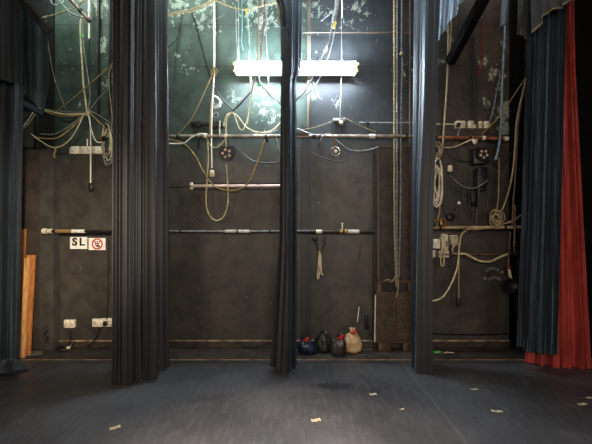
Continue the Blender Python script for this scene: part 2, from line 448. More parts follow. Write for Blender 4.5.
# ------------------------------------------------------------------ curtains
def curtain(name, label, rows, mat, folds, amp, seed=0, nu=140, nv=40, hem=None, hemh=.06, cat='curtain', sharp=1.0, jag=0.0, ampf=None):
    """rows: list of lists of (u, v, Y) along the hem line, top row first; all rows have the same number of points"""
    rnd = random.Random(seed)
    ph = [rnd.uniform(0, 6.28) for _ in range(6)]
    R = [[px(*q) for q in row] for row in rows]
    # resample each row evenly
    def samp(row, t):
        L = [0]
        for i in range(1, len(row)): L.append(L[-1] + (row[i] - row[i - 1]).length)
        x = t * L[-1]
        for i in range(len(row) - 1):
            if x <= L[i + 1] + 1e-9: return row[i].lerp(row[i + 1], (x - L[i]) / ((L[i + 1] - L[i]) or 1))
        return row[-1].copy()
    zs = [sum(q.z for q in r) / len(r) for r in R]
    def at(t, s):     # s 0 top .. 1 bottom
        z = zs[0] + (zs[-1] - zs[0]) * s
        for i in range(len(R) - 1):
            if z >= zs[i + 1] - 1e-9 or i == len(R) - 2:
                k = (z - zs[i]) / ((zs[i + 1] - zs[i]) or 1); break
        return samp(R[i], t).lerp(samp(R[i + 1], t), k)
    def fold(t, s):
        w = t + .012 * math.sin(3 * t * 6.28 + ph[0]) + .02 * math.sin(s * 2.2 + ph[1]) * math.sin(t * 9 + ph[2]) 
        a = math.sin(w * folds * 6.283 + ph[3])
        a = math.copysign(abs(a) ** sharp, a)
        b = .45 * math.sin(w * folds * 2.37 * 6.283 + ph[4]) + .35 * math.sin(w * folds * .61 * 6.283 + ph[5])
        return (a + b) * amp * (.8 + .3 * s)
    grid = []
    for j in range(nv + 1):
        s = j / nv; row = []
        for i in range(nu + 1):
            t = i / nu; p = at(t, s)
            tg = at(min(1, t + .02), s) - at(max(0, t - .02), s); tg.z = 0
            nrm = Vector((tg.y, -tg.x, 0)).normalized()
            e = min(1, min(t, 1 - t) * 12) * (ampf(t) if ampf else 1)
            p = p + nrm * fold(t, s) * (.35 * (ampf(t) if ampf else 1) + .65 * e)
            if j == nv and jag: p.z += jag * mnoise.noise(Vector((t * 9, seed, 0)))
            row.append(p)
        grid.append(row)
    def sheet(r0, r1, off=0.0):
        vs = []; fs = []
        rows_ = grid[r0:r1 + 1]
        for row in rows_:
            for i, p in enumerate(row):
                tg = row[min(i + 1, nu)] - row[max(i - 1, 0)]; n = Vector((tg.y, -tg.x, 0))
                n = n.normalized() if n.length > 1e-9 else Vector((0, -1, 0))
                vs.append(p + n * off)
        w = nu + 1
        for j in range(len(rows_) - 1):
            for i in range(nu): fs.append((j * w + i, j * w + i + 1, (j + 1) * w + i + 1, (j + 1) * w + i))
        return MB().add(vs, fs)
    hr = max(1, round(hemh / (abs(zs[-1] - zs[0])) * nv))
    body = sheet(0, nv)
    hm = sheet(nv - hr, nv, .004); hb = sheet(nv - hr, nv, -.004)
    o = len(hm.v); hm.v += hb.v; hm.f += [tuple(i + o for i in f) for f in hb.f]
    # join hem front and back along the bottom so it is one piece
    w = nu + 1; base_ = hr * w
    for i in range(nu): hm.f.append((base_ + i, base_ + i + 1, o + base_ + i + 1, o + base_ + i))
    return thing(name, label, cat, [('cloth_panel', body, M[mat]), ('hem', hm, M[hem or mat])])

Z5 = -62   # row above the frame
def Yb(v, z=.025): return gy(v, z)
curtain('leg_curtain', 'wide dark brown-black leg curtain hanging full height left of the lit tubes',
        [[(113, -95, Yb(385)), (131, -95, Yb(384)), (148, -88, Yb(378)), (167, -70, Yb(362))],
         [(111.5, 385, Yb(385)), (131, 384, Yb(384)), (149, 378, Yb(378)), (168.5, 362, Yb(362))]],
        'drapewarm', 8.3, .05, 3, nu=200, jag=.01, ampf=lambda t: .25 + .75 * min(1, max(0, (t - .22) * 6)))
curtain('leg_curtain', 'narrow black leg curtain hanging in the middle across the lit tubes',
        [[(278, -75, 4.85), (290, -75, 4.62), (303, -75, 5.1)],
         [(281, 72, 4.85), (289, 72, 4.62), (300.5, 72, 5.1)],
         [(280.5, 79, 4.85), (288, 79, 4.62), (295.5, 79, 5.1)],
         [(279, 240, 4.82), (288, 240, 4.62), (296, 240, 5.1)],
         [(269.5, 367, 4.82), (287, 373, 4.62), (295.5, 364, 5.1)]],
        'drape', 4.0, .024, 11, nu=120, nv=80, jag=.01)
curtain('leg_curtain', 'black leg curtain with pale blue lit edge hanging beside the mesh guard',
        [[(414.5, -60, 5.14), (426, -80, 4.72), (441, -80, 4.66)],
         [(413.5, 100, 5.14), (424, 100, 4.72), (437.5, 100, 4.66)],
         [(412.5, 200, 5.14), (419, 200, 4.72), (433.5, 200, 4.66)],
         [(412.5, 290, 5.14), (417, 290, 4.72), (432.5, 290, 4.66)],
         [(413, 364, 5.12), (416, 374, 4.72), (433, 377, 4.66)]],
        'drape', 6.6, .014, 5, nu=170, jag=.015, ampf=lambda t: 1.0 if t < .55 else max(.12, 1 - (t - .55) * 7))
curtain('leg_curtain', 'blue-black pleated curtain hanging in front of the red curtain',
        [[(532, -70, 4.95), (548, -75, 4.78), (568, -80, 4.7)],
         [(527, 60, 4.95), (545, 60, 4.78), (565, 60, 4.7)],
         [(518.5, 344, 4.95), (533, 352, 4.78), (557, 354, 4.7)]],
        'drapeblue', 6.8, .06, 21, nu=220, jag=.03)
curtain('stage_curtain', 'long red velvet curtain pooling on the floor at far right',
        [[(545, -70, 5.07), (562, -74, 4.93), (573, -76, 4.9)],
         [(540, 60, 5.07), (560, 60, 4.93), (575, 60, 4.9)],
         [(532, 200, 5.07), (555, 200, 4.93), (582, 200, 4.9)],
         [(525, 362, 5.07), (556, 367, 4.93), (591, 368.5, 4.9)]],
        'red', 5.4, .045, 9, nu=200, jag=.01)
curtain('leg_curtain', 'dark gathered leg curtain at the far left edge under a cloth',
        [[(-40, 46, 4.75), (0, 46, 4.72), (24, 46, 4.75)],
         [(-40, 120, 4.75), (4, 120, 4.72), (23, 120, 4.75)],
         [(-45, 160, 4.75), (0, 160, 4.72), (22, 160, 4.75)],
         [(-50, 369, 4.75), (-6, 369, 4.72), (19, 369, 4.85)]],
        'navycloth', 7.0, .04, 14, nu=180)
# puddled end of that curtain on the floor
mb = MB().lathe(px(7, 371.5, 4.6) * 1, [(.0, 0.0), (.17, .0), (.19, .03), (.14, .085), (.06, .11), (.0, .115)], n=40,
                warp=lambda q, a, h: Vector((q.x * 1.25 * (1 + .14 * math.sin(5 * a)), q.y * .55 * (1 + .14 * math.sin(7 * a)), q.z * (1 + .3 * math.sin(4 * a + 1)))))
thing('cloth_heap', 'heap of dark slate cloth on the floor under the far left curtain', 'cloth', (mb, M['navycloth']))
# cloths and borders hanging from above
curtain('border_curtain', 'short ragged black cloth hanging at the top of the middle curtain',
        [[(272, -50, 4.5), (282, -50, 4.4), (292.5, -50, 4.5)], [(274, -2, 4.5), (283, -2, 4.4), (292.5, -2, 4.5)],
         [(279, 8, 4.5), (285, 8, 4.4), (292.5, 8, 4.5)], [(279.5, 23, 4.5), (286, 29, 4.4), (292, 33, 4.5)]],
        'drapewarm', 1.6, .012, 55, nu=50, cat='cloth')
cord('ochre frayed edging down the left side of the short ragged cloth', [(273, -6), (277.6, 4), (279.4, 12), (279, 17), (279.6, 23)], .7, 'orange', 4.46, name='hanging_trim', cat='trim')
curtain('border_curtain', 'dark slate cloth hanging at the top left corner over a curtain',
        [[(-30, -40, 4.45), (0, -40, 4.45), (20, -40, 4.45)], [(-30, 80, 4.45), (0, 80, 4.45), (22, 84, 4.45)]],
        'navycloth', 2.6, .025, 31, nu=80, cat='cloth')
curtain('border_curtain', 'dark teal cloth hanging from a slanted batten at top left',
        [[(10, -8, 4.9), (28, 12, 4.95), (48, 34, 5.0)], [(14, 70, 4.9), (27, 78, 4.95), (49, 84, 5.0)],
         [(18, 88, 4.9), (29, 98, 4.95), (44, 111, 5.0)]],
        'tealcloth', 1.6, .01, 33, nu=80, cat='cloth')
a, b = px(14, -7, 4.8), px(50, 32, 4.92)
thing('batten', 'slanted black batten with a pale edge holding the teal cloth', 'batten',
      [('bar', MB().beam(a, b, .05, .09), M['black']), ('edge_strip', MB().beam(a + Vector((.02, -.03, .03)), b + Vector((.02, -.03, .03)), .008, .01), M['block'])])
curtain('border_curtain', 'pale blue-grey cloth hanging at the top beside a diagonal black beam',
        [[(440, -40, 4.56), (454, -50, 4.4), (478, -55, 4.2)], [(439.5, 2, 4.56), (452, 0, 4.4), (463, -3, 4.2)], [(438, 41, 4.56), (450, 23, 4.4), (462.5, 2, 4.2)]],
        'bluecloth', 2.6, .014, 41, nu=90, cat='cloth', hemh=.08)
curtain('border_curtain', 'grey border cloth with pale frayed hem above the blue-black curtain',
        [[(530, -60, 4.55), (552, -65, 4.3), (580, -90, 4.0)], [(530, 1, 4.55), (550, -4, 4.3), (580, -40, 4.0)], [(531, 33, 4.55), (553, 10, 4.3), (580, -2, 4.0)]],
        'bordercloth', 2.2, .03, 43, nu=100, cat='cloth', hem='hem', hemh=.03)
curtain('border_curtain', 'narrow dark grey cloth tail hanging left of the frayed border',
        [[(520, -50, 4.9), (524, -50, 4.8), (530, -50, 4.8)], [(518.5, 35, 4.9), (523, 35, 4.8), (527, 39, 4.8)]],
        'bordercloth', 1.6, .02, 45, nu=50, cat='cloth')
curtain('border_curtain', 'small pale ragged cloth tail hanging beside the blue strap',
        [[(506, -40, 5.1), (509, -40, 5.05), (512, -40, 5.1)], [(500, 27, 5.1), (504, 24, 5.05), (508, 22, 5.1)]],
        'bluecloth', 1.6, .02, 47, nu=40, cat='cloth')
# diagonal beam
a, b = px(449.5, 63, 5.3), px(499, -30, 4.5)
fp = [px(u, v, 5.34) for u, v in ((456.5, -45), (456.5, 52), (460, 46), (512, -45))]
thing('diagonal_beam', 'thick black diagonal beam with a dark panel above it at top right', 'beam',
      [('panel', MB().prism([(q.x, q.z) for q in fp], 5.34, 5.36), M['drapewarm']), ('rail', MB().beam(a, b, .1, .11), M['deepblack'])])

# ------------------------------------------------------------------ lights on the wall
Yf = 5.6
def batten_light(u0, u1, vc, hh, Y, on, label):
    s = S(Y); zc = px(0, vc, Y).z; x0, x1 = px(u0, 0, Y).x, px(u1, 0, Y).x
    cx = (x0 + x1) / 2; L = x1 - x0
    parts = []
    if on:
        parts.append(('housing', MB().box((cx, Y + .1, zc), (L * .98, .06, .09)), M['white']))
        parts.append(('reflector', MB().prism([(x0 + .01, zc - hh), (x1 - .01, zc - hh), (x1 - .01, zc + hh), (x0 + .01, zc + hh)], Y + .045, Y + .06), M['reflector']))
        zz = (hh * .52, -hh * .52)
    else:
        parts.append(('housing', MB().box((cx + .01, Y + .08, zc + .004), (L * .99, .07, .1)), M['black']))
        zz = (0.0,)
    for dz in zz:
        parts.append(('tube', MB().cyl(Vector((x0 + .012, Y, zc + dz)), Vector((x1 - .012, Y, zc + dz)), .022 if not on else .03, 12), M['tube_on' if on else 'tube_off']))
    for x in (x0, x1):
        mb = MB()
        sg = 1 if x == x1 else -1
        if on:
            mb.box((x + sg * .012, Y + .05, zc), (.024, .1, hh * 1.5), bev=.006)
            for dz in zz: mb.box((x + sg * .03, Y, zc + dz), (.03, .03, .03), bev=.006)
        else: mb.box((x, Y + .05, zc), (.03, .12, .11), bev=.008)
        pins = MB()
        for dz in zz: pins.cyl(Vector((x - .02, Y, zc + dz)), Vector((x + .02, Y, zc + dz)), .017, 8)
        parts.append(('end_cap', mb, M['brass' if on else 'dirty'], [('pin', pins, M['brass'])] if len(zz) == 1 else None))
    thing('tube_light_mount', label, 'light', parts)
batten_light(235.5, 356, 67.3, .095, Yf, True, 'long lit white twin tube light fitting high on the back wall')
batten_light(191, 289, 186, .05, 5.66, False, 'unlit single tube light fitting low on the wall under the lit tubes')

def par(u, v, R, Y, label, boxy=False):
    c = px(u, v, Y); r = R * S(Y); ax = Vector((0, -1, 0))
    body = MB().lathe(c + Vector((0, .1, 0)), [(0, 0), (r * .7, 0), (r * .95, .03), (r, .09), (r, .105), (r * .9, .105), (r * .88, .095), (0, .095)], ax, 24)
    parts = [('lamp_body', body, M['blackrub'])]
    if boxy: parts.append(('housing', MB().box(c + Vector((0, .12, -.01)), (r * 2.35, .1, r * 2.5), bev=.012), M['blackrub']))
    for k in range(5):
        a = math.radians(90 + 72 * k + (18 if not boxy else 36)); q = c + Vector((math.cos(a) * r * .52, .004, math.sin(a) * r * .52))
        parts.append(('lens', MB().lathe(q, [(0, 0), (r * .2, 0), (r * .2, .006), (r * .12, .012), (0, .014)], ax, 12), M['lens']))
    yk = MB().tube([c + Vector((-r * 1.02, .06, 0)), c + Vector((-r * 1.02, .06, r * 1.1)), c + Vector((r * 1.02, .06, r * 1.1)), c + Vector((r * 1.02, .06, 0))], .008, 6)
    yk.cyl(c + Vector((0, .06, r * 1.1)), c + Vector((0, .06, r * 2.2)), .012, 8)
    parts.append(('yoke', yk, M['darkpipe']))
    thing('stage_lamp_mount', label, 'stage light', parts)
par(226.3, 153.3, 7.2, 5.5, 'round black lamp with five pale lenses under the bar above the unlit tube')
par(484, 154, 6.6, 5.5, 'square black lamp with five pale lenses under the rusty bar', True)
# little pendant
c = px(335.5, 151.5, 5.52); r = 4.2 * S(5.52)
thing('clip_lamp_hanging', 'small round chrome lamp hanging from the bar above the bags', 'lamp',
      [('shade', MB().lathe(c + Vector((0, .06, .02)), [(0, 0), (r * .6, 0), (r, .05), (r * .98, .07), (0, .07)], Vector((0, -1, -.25)), 18), M['darkpipe']),
       ('rim', MB().tube([c + Vector((math.cos(a) * r, -.012, math.sin(a) * r)) for a in [k * math.pi / 10 for k in range(21)]], .009, 6), M['chrome']),
       ('bulb', MB().lathe(c + Vector((0, -.005, 0)), [(0, 0), (r * .5, .005), (r * .4, .03), (0, .04)], Vector((0, -1, -.2)), 14), M['white']),
       ('stem', MB().cyl(c + Vector((0, .03, r * .8)), px(335.3, 136, 5.52), .01, 8), M['brass'])])

# ------------------------------------------------------------------ tubes and rails across the wall
def bar(label, u0, v0, u1, v1, r, mat, Y, extra=(), name='rail_tube', cat='pipe', brackets=()):
    a, b = px(u0, v0, Y), px(u1, v1, Y)
    parts = [('tube', MB().cyl(a, b, r * S(Y), 14), M[mat])]
    for (nm, x0, x1, rr, mt, *lab) in extra:
        s0, s1 = (u0, u1) if abs(u1 - u0) > 5 else (v0, v1)
        q0, q1 = a.lerp(b, (x0 - s0) / (s1 - s0)), a.lerp(b, (x1 - s0) / (s1 - s0))
        parts.append((nm, MB().cyl(q0, q1, rr * S(Y), 14), M[mt], None, lab[0] if lab else None))
    for x in brackets:
        q = a.lerp(b, (x - u0) / (u1 - u0)); mb = MB()
        mb.beam(q + Vector((0, .0, -.002)), Vector((q.x, WY, q.z)), .03, .03)
        mb.tube([q + Vector((-.015, 0, 0)), q + Vector((.015, 0, 0))], r * S(Y) * 1.35, 12)
        parts.append(('bracket', mb, M['darkpipe']))
    return thing(name, label, cat, parts)
bar('dirty steel bar running level with the five lens lamp behind the middle curtain', 160, 136.3, 418, 136.3, 1.75, 'steel', 5.5,
    [('tape_wrap', 204, 207, 2.2, 'tapew'), ('tape_wrap', 312, 316, 2.4, 'darkcab'), ('tape_wrap', 369, 375, 2.3, 'tapew'), ('tape_wrap', 224.5, 227.5, 2.4, 'tapew')],
    brackets=(178, 266, 320, 406))
bar('rusty copper-coloured bar on the right wall above the square lamp', 428, 137.8, 487, 138, 1.7, 'copper', 5.5,
    [('clamp', 482, 485, 2.2, 'tapew')], brackets=(436, 470))
bar('short rusty tube stub at the right end of the copper-coloured bar', 487.5, 138.3, 508, 138.8, 1.6, 'copper', 5.52, [('collar', 504, 508, 2.1, 'tapew')], brackets=(500,))
bar('black bar with brown twine and white tape above the two signs', 44, 231.2, 160, 231.5, 1.4, 'darkpipe', 5.55,
    [('twine_wrap', 56, 72, 1.95, 'tapeb'), ('tape_wrap', 72, 85, 1.9, 'tapew'), ('clamp', 43, 47, 2.8, 'dirty'), ('clamp', 48, 52, 2.4, 'dirty')], brackets=(46, 100))
bar('thin grey bar with two white tape wraps under the unlit tube', 160, 231.3, 290, 231.3, .9, 'greycab', 5.6,
    [('tape_wrap', 225, 236, 1.6, 'tapew'), ('tape_wrap', 238.5, 249.5, 1.6, 'tapew')], brackets=(180, 270))
bar('black bar with brass clamps and white tape above the four bags', 296, 231.6, 374, 231.6, 1.7, 'darkpipe', 5.6,
    [('tape_wrap', 316, 322, 2.0, 'dirty'), ('clamp', 340, 342.4, 2.6, 'brass'), ('clamp', 344.6, 347, 2.6, 'brass'), ('tape_wrap', 348, 359, 2.0, 'tapew')], brackets=(306, 368))
bar('grimy cream bar low on the right wall under the coiled cable', 428, 227.7, 522, 227.2, 1.6, 'creampipe', 5.5, [('collar', 463, 465.5, 2.1, 'browncab')], brackets=(440, 505))
bar('thin dull conduit under the switch boxes on the right wall', 436, 254.6, 502, 254.6, .8, 'browncab', 5.72, brackets=(478,))
bar('thin brown conduit running level above the lit tubes on the dark wall', 303, 32.3, 414, 32.5, .8, 'block', 5.72, brackets=(318, 396))
bar('thin grey conduit running level into the ropes above the mesh guard', 359, 122.8, 424, 122.8, .8, 'greycab', 5.72, brackets=(368,))
bar('white conduit feeding the sockets on the right wall', 428, 123.8, 457, 124.6, .8, 'cream', 5.74)
# uprights
bar('short white conduit standing upright at top left beside a black strip', 89, -40, 89, 39, .9, 'white', 5.72, [('coupler', 10, 12, 1.4, 'white')])
bar('long white conduit dropping from the top between the left curtain and the lit tubes', 214.4, -40, 214.2, 76, .95, 'white', 5.7)
bar('thin black upright tube under the short white conduit', 89.6, 38, 89.8, 120, .6, 'darkpipe', 5.72)
bar('short pale conduit hanging from the top right of the wrapped cable bundle', 342, -40, 342, 17, .8, 'white', 5.72)
bar('brown upright tube just left of the pale blue edged curtain', 410, -60, 410.5, 289, .95, 'block', 5.68)
bar('black upright tube along the left edge of the mesh guard', 373.6, 145, 373.6, 349, .9, 'darkpipe', 5.66)
bar('rusty thick conduit slanting at the top left corner', 60, -12, 90, 21, 1.9, 'rust', 5.35,
    [('coupler', 69, 70.6, 2.4, 'rust'), ('coupler', 80, 82, 2.4, 'darkpipe'), ('end_collar', 88, 90, 2.5, 'rust')])
a, b = px(307, -40, 5.76), px(310.8, 158, 5.76)
mb = MB().box(((a.x + b.x) / 2, 5.765, (a.z + b.z) / 2), (b.x - a.x, .044, a.z - b.z), bev=.004)
tip = MB().box(((a.x + b.x) / 2, 5.763, b.z + .05), ((b.x - a.x) * 1.03, .052, .11))
thing('timber_post', 'grey timber upright with a pale lower end right of the middle curtain', 'post', [('board', mb, M['wooddark']), ('pale_end', tip, M['dirty'])])
thing('timber_plank', 'short dark wooden ledge on the bar beside the middle curtain', 'plank', (pbox(295, 132.6, 309, 134.8, 5.42, 5.56), M['block']))

# ------------------------------------------------------------------ sockets and boxes
def socket(u0, v0, u1, v1, label, Y=5.745, mat='dirty', double=True, group=None, plug=False):
    parts = [('faceplate', pbox(u0, v0, u1, v1, Y, WY, bev=.008), M[mat])]
    n = 2 if double else 1; w = (u1 - u0) / n; h = v1 - v0
    for k in range(n):
        cu = u0 + w * (k + .5)
        pins = MB()
        for (du, dv, a, b) in ((0, -.16, .35, .9), (-.22, .12, .7, .4), (.22, .12, .7, .4)):
            q = px(cu + du * w, v0 + h * (.55 + dv), Y - .001); pins.box(q, (a * S(Y), .003, b * S(Y)))
        sw = MB().box(px(cu, v0 + h * .2, Y - .004), (1.4 * S(Y), .008, 1.3 * S(Y)))
        parts.append(('pin_holes', pins, M['ink'])); parts.append(('switch', sw, M['white']))
    if plug:
        q = px(u0 + w * .5, v0 + h * .6, Y - .02)
        parts.append(('plug', MB().box(q, (3.6 * S(Y), .04, 4.2 * S(Y)), bev=.01), M['blackrub']))
    thing('wall_socket', label, 'socket', parts, group)
socket(69.3, 146.2, 79.0, 153.6, 'leftmost cream double socket in the upper row of three left', mat='white')
socket(80.3, 146.2, 90.0, 153.6, 'middle cream double socket in the upper row of three left', mat='white')
socket(91.5, 146.2, 101.1, 153.6, 'rightmost cream double socket in the upper row of three left', mat='white')
socket(63.5, 320, 74.3, 328, 'cream double socket low on the left wall standing alone')
socket(92, 319, 102.4, 327, 'low cream double socket left of the one half behind the curtain')
socket(103, 318.6, 112.5, 326.8, 'low cream double socket half hidden by the wide left curtain', plug=True)
socket(456, 120.6, 465.6, 128, 'right wall socket with a black plug above the rusty bar', plug=True)
socket(468, 120.6, 476.4, 128, 'plain cream socket right of the one with the black plug')
socket(484.3, 121, 490.4, 128, 'narrow cream socket at the right end above the rusty bar', double=False)
socket(479, 121, 482.4, 128, 'thin cream switch plate between two sockets above the rusty bar', double=False)
socket(431, 250.5, 437.4, 257.4, 'cream socket at the curtain edge under the pale switch box', double=False)
socket(439, 250.5, 449.2, 257.4, 'cream double socket under the tall intercom on the right wall')
def wbox(name, u0, v0, u1, v1, d, label, cat, extra):
    Y = WY - d
    thing(name, label, cat, [('case', pbox(u0, v0, u1, v1, Y, WY, bev=.01), M['dirty'])] + extra)
wbox('switch_box_mount', 433.8, 239, 440.2, 248.6, .06, 'square pale switch box at the right curtain edge', 'switch box',
     [('lid', pbox(434.5, 240, 439.5, 247.8, 5.722, 5.731), M['white']), ('cable_entry', pbox(436, 248.4, 438, 250, 5.74, 5.76), M['darkcab'])])
wbox('wall_intercom_mount', 441.4, 234.4, 448.4, 251, .07, 'tall cream wall intercom with a handset on the right wall', 'intercom',
     [('handset', pbox(441.8, 235, 445.0, 250.4, 5.68, 5.72, bev=.012), M['cream']), ('keypad', pbox(445.8, 241, 447.8, 247, 5.714, 5.721), M['greycab'])])
wbox('junction_box_mount', 451.6, 235.2, 458.2, 245, .08, 'cream junction box right of the tall intercom', 'junction box',
     [('lid', pbox(452, 235.7, 457.8, 244.5, 5.7, 5.711), M['cream']), ('cable_gland', pbox(453.4, 245, 455, 247, 5.73, 5.76), M['dirty'])])
thing('junction_box_mount', 'black junction box above the bar with a small grey lid', 'junction box',
      [('case', pbox(190.5, 120.5, 200.5, 126.5, 5.73, WY, bev=.008), M['darkpipe']), ('lid', pbox(195.5, 121, 200, 126, 5.722, 5.731), M['black']), ('conduit_stub', pbox(200.5, 122.4, 208, 124.6, 5.74, WY), M['darkpipe'])])
thing('junction_box_mount', 'flat black junction box above the round five lens lamp', 'junction box',
      [('case', pbox(211, 120.6, 223, 127.6, 5.73, WY, bev=.008), M['black']), ('lid', pbox(212, 121.5, 222, 126.8, 5.723, 5.731), M['darkpipe'])])
thing('bracket_mount', 'pale bracket with a round boss above the chrome lamp', 'bracket',
      [('plate', pbox(333, 118, 345, 121, 5.74, WY, bev=.006), M['greycab']),
       ('boss', MB().lathe(px(341, 123, 5.76), [(0, 0), (.03, 0), (.03, .03), (.018, .05), (0, .05)], Vector((0, -1, 0)), 14), M['dirty'])])

# signs
def text(s, h, depth=.002):
    cu = bpy.data.curves.new('lettering', 'FONT'); cu.body = s; cu.size = h; cu.extrude = depth; cu.align_x = 'CENTER'; cu.align_y = 'CENTER'
    cu.resolution_u = 3; cu.offset = .03 * h
    o = bpy.data.objects.new('lettering', cu); COL.objects.link(o)
    dg = bpy.context.evaluated_depsgraph_get(); me = bpy.data.meshes.new_from_object(o.evaluated_get(dg))
    vs = [v.co.copy() for v in me.vertices]; fs = [tuple(p.vertices) for p in me.polygons]
    bpy.data.objects.remove(o); bpy.data.meshes.remove(me); bpy.data.curves.remove(cu)
    return vs, fs
def letter(s, u, v, Y, hpx, bold=0.0):
    vs, fs = text(s, hpx * S(Y) / .7)
    c = px(u, v, Y)
    return MB().add([c + Vector((q.x * (1 + bold), 0, q.y)) + Vector((0, -q.z, 0)) for q in vs], fs)
Ys = 5.775
thing('wall_sign', 'white card sign with black letters SL below the twine-wrapped bar', 'sign',
      [('card', pbox(70, 237, 87, 249, Ys, WY - .001), M['paper']),
       ('letter', letter('S', 74.7, 242.1, Ys - .003, 7.4, .1), M['ink']), ('letter', letter('L', 82.0, 242.2, Ys - .003, 7.4, .1), M['ink'])])
c = px(97.2, 243.9, Ys - .003); rr = 4.9 * S(Ys)
ring = MB().tube([c + Vector((math.cos(a) * rr, 0, math.sin(a) * rr)) for a in [k * math.pi / 16 for k in range(33)]], .0095, 6)
ring.beam(c + Vector((-rr * .7, 0, rr * .7)), c + Vector((rr * .7, 0, -rr * .7)), .008, .008, Vector((0, 1, 0)))
pic = MB()
for (du, dv, w, h) in ((-2, -2, 1.2, 1.3), (0, -2.2, 1.2, 1.3), (2, -2, 1.2, 1.3), (-1, -.4, 2.6, 1.0), (1.2, -.2, 1.6, 1.0), (.2, 1.9, 2.6, 1.4), (1.4, 2.6, 1.8, 1.5), (-1.6, 1.0, 1.0, .9)):
    pic.box(c + Vector((du * S(Ys), .001, -dv * S(Ys))), (w * S(Ys), .003, h * S(Ys)))
thing('wall_sign', 'white card sign with a red prohibition ring right of the SL sign', 'sign',
      [('card', pbox(88.6, 238, 105.2, 250, Ys, WY - .001), M['paper']), ('prohibition_ring', ring, M['redink']), ('pictogram', pic, M['ink'])])
# chalk lettering on the right wall: two arched lines of scrawl with arrowheads
def scrawl(u0, u1, v, rise, label, tri_u, seed, tv):
    rnd = random.Random(seed); mb = MB(); Yc = WY - .003
    n = 8
    for k in range(n):
        t = (k + .5) / n; u = u0 + (u1 - u0) * t; vv = v - rise * math.sin(t * math.pi)
        h = 3.0; w = (u1 - u0) / n * .62
        pts = [px(u - w / 2, vv + h / 2, Yc), px(u - w / 2 * rnd.uniform(.4, 1), vv - h / 2, Yc), px(u + w / 2, vv - h / 2 * rnd.uniform(.3, 1), Yc), px(u + w / 2 * rnd.uniform(.2, 1), vv + h / 2, Yc)]
        mb.tube(pts, .0035, 4)
        if k < n - 1: mb.tube([pts[3], px(u + w * .85, vv + h * .45, Yc)], .0025, 4)
    arrow = MB().prism([(px(tri_u - 2, 0, Yc).x, px(0, tv + 1.6, Yc).z), (px(tri_u + 2, 0, Yc).x, px(0, tv + 1.6, Yc).z), (px(tri_u, 0, Yc).x, px(0, tv - 1.8, Yc).z)], Yc - .002, Yc)
    thing('wall_lettering_sign', label, 'lettering', [('scrawl', mb, M['chalk']), ('arrowhead', arrow, M['chalk'])])
scrawl(485.5, 499, 270.5, 2.2, 'upper line of faded white stencil lettering with arrowhead at its right end', 502, 1, 271.5)
scrawl(488, 501, 279.5, 2.2, 'lower line of faded white stencil lettering with arrowhead at its left end', 485, 2, 277.8)

# ------------------------------------------------------------------ mesh guard, cabinet
def lattice(x0, x1, z0, z1, y, cw, ch, w):
    mb = MB(); sl = ch / cw
    for sgn in (1, -1):
        k0 = -int((z1 - z0) / ch) - 2; k1 = int((x1 - x0) / cw) + int((z1 - z0) / ch) + 3
        for k in range(k0, k1):
            # z - z0 = sgn*sl*(x - xs)
            xs = (x0 if True else 0) + k * cw
            if sgn < 0: xs = x0 + k * cw
            pts = []
            xa, xb = x0, x1
            za, zb = sgn * sl * (xa - xs), sgn * sl * (xb - xs)
            H = z1 - z0
            # clip to 0..H
            def xat(z): return xs + z / (sgn * sl)
            lo, hi = sorted((xat(0), xat(H)))
            lo, hi = max(lo, x0), min(hi, x1)
            if hi - lo < 1e-4: continue
            a = Vector((lo, y, z0 + sgn * sl * (lo - xs))); b = Vector((hi, y, z0 + sgn * sl * (hi - xs)))
            mb.beam(a, b, .004 if sgn > 0 else .0045, w, Vector((0, 0, 1)))
    return mb
def frame(x0, x1, z0, z1, y, w, d):
    mb = MB()
    mb.box((x0 + w / 2, y, (z0 + z1) / 2), (w, d, z1 - z0)).box((x1 - w / 2, y, (z0 + z1) / 2), (w, d, z1 - z0))
    mb.box(((x0 + x1) / 2, y, z0 + w / 2), (x1 - x0 - w, d, w)).box(((x0 + x1) / 2, y, z1 - w / 2), (x1 - x0 - w, d, w))
    return mb
Yg = 5.64
a, b = px(377, 282.5, Yg), px(412.5, 146, Yg)
gp = [('mesh_panel', lattice(a.x, b.x, a.z, b.z, Yg, .056, .038, .0064), M['meshdark']), ('guard_frame', frame(a.x, b.x, a.z, b.z, Yg - .004, .022, .03), M['meshframe'])]
m2 = MB().box(((a.x + b.x) / 2 + .12, Yg - .006, (a.z + b.z) / 2), (.012, .012, b.z - a.z))
gp.append(('mullion', m2, M['meshframe']))
gp.append(('dark_backing', MB().box(((a.x + b.x) / 2, Yg + .1, (a.z + b.z) / 2), (b.x - a.x, .01, b.z - a.z)), M['black']))  # black sheet added so the gaps in the mesh look dark
q0, q1 = px(382, 291.5, Yg), px(408, 283.5, Yg)
gp.append(('dark_slot', MB().box(((q0.x + q1.x) / 2, Yg + .05, (q0.z + q1.z) / 2), (q1.x - q0.x, .02, q1.z - q0.z)), M['black']))  # black plate in place of the dark opening under the guard
for u in (379, 410): gp.append(('foot_post', MB().box((px(u, 0, Yg).x, Yg, px(0, 287, Yg).z), (.06, .028, 9 * S(Yg))), M['meshframe']))
thing('mesh_guard_mount', 'tall rusty expanded mesh guard behind the white ropes', 'guard', gp)
Yc = 5.6
a, b = px(375.5, 343, Yc), px(414, 292, Yc)
cp = [('dark_backing', MB().box(((a.x + b.x) / 2, 5.75, (a.z + b.z) / 2), (b.x - a.x - .04, .02, b.z - a.z - .04)), M['black']), ('carcass', MB().box(((a.x + b.x) / 2, 5.69, b.z - .008), (b.x - a.x, .15, .016)).box(((a.x + b.x) / 2, 5.69, a.z + .008), (b.x - a.x, .15, .016)).box((a.x + .008, 5.69, (a.z + b.z) / 2), (.016, .15, b.z - a.z)).box((b.x - .008, 5.69, (a.z + b.z) / 2), (.016, .15, b.z - a.z)), M['meshframe'])]  # the black sheet is added to darken the cabinet interior
xm = px(396, 0, Yc).x
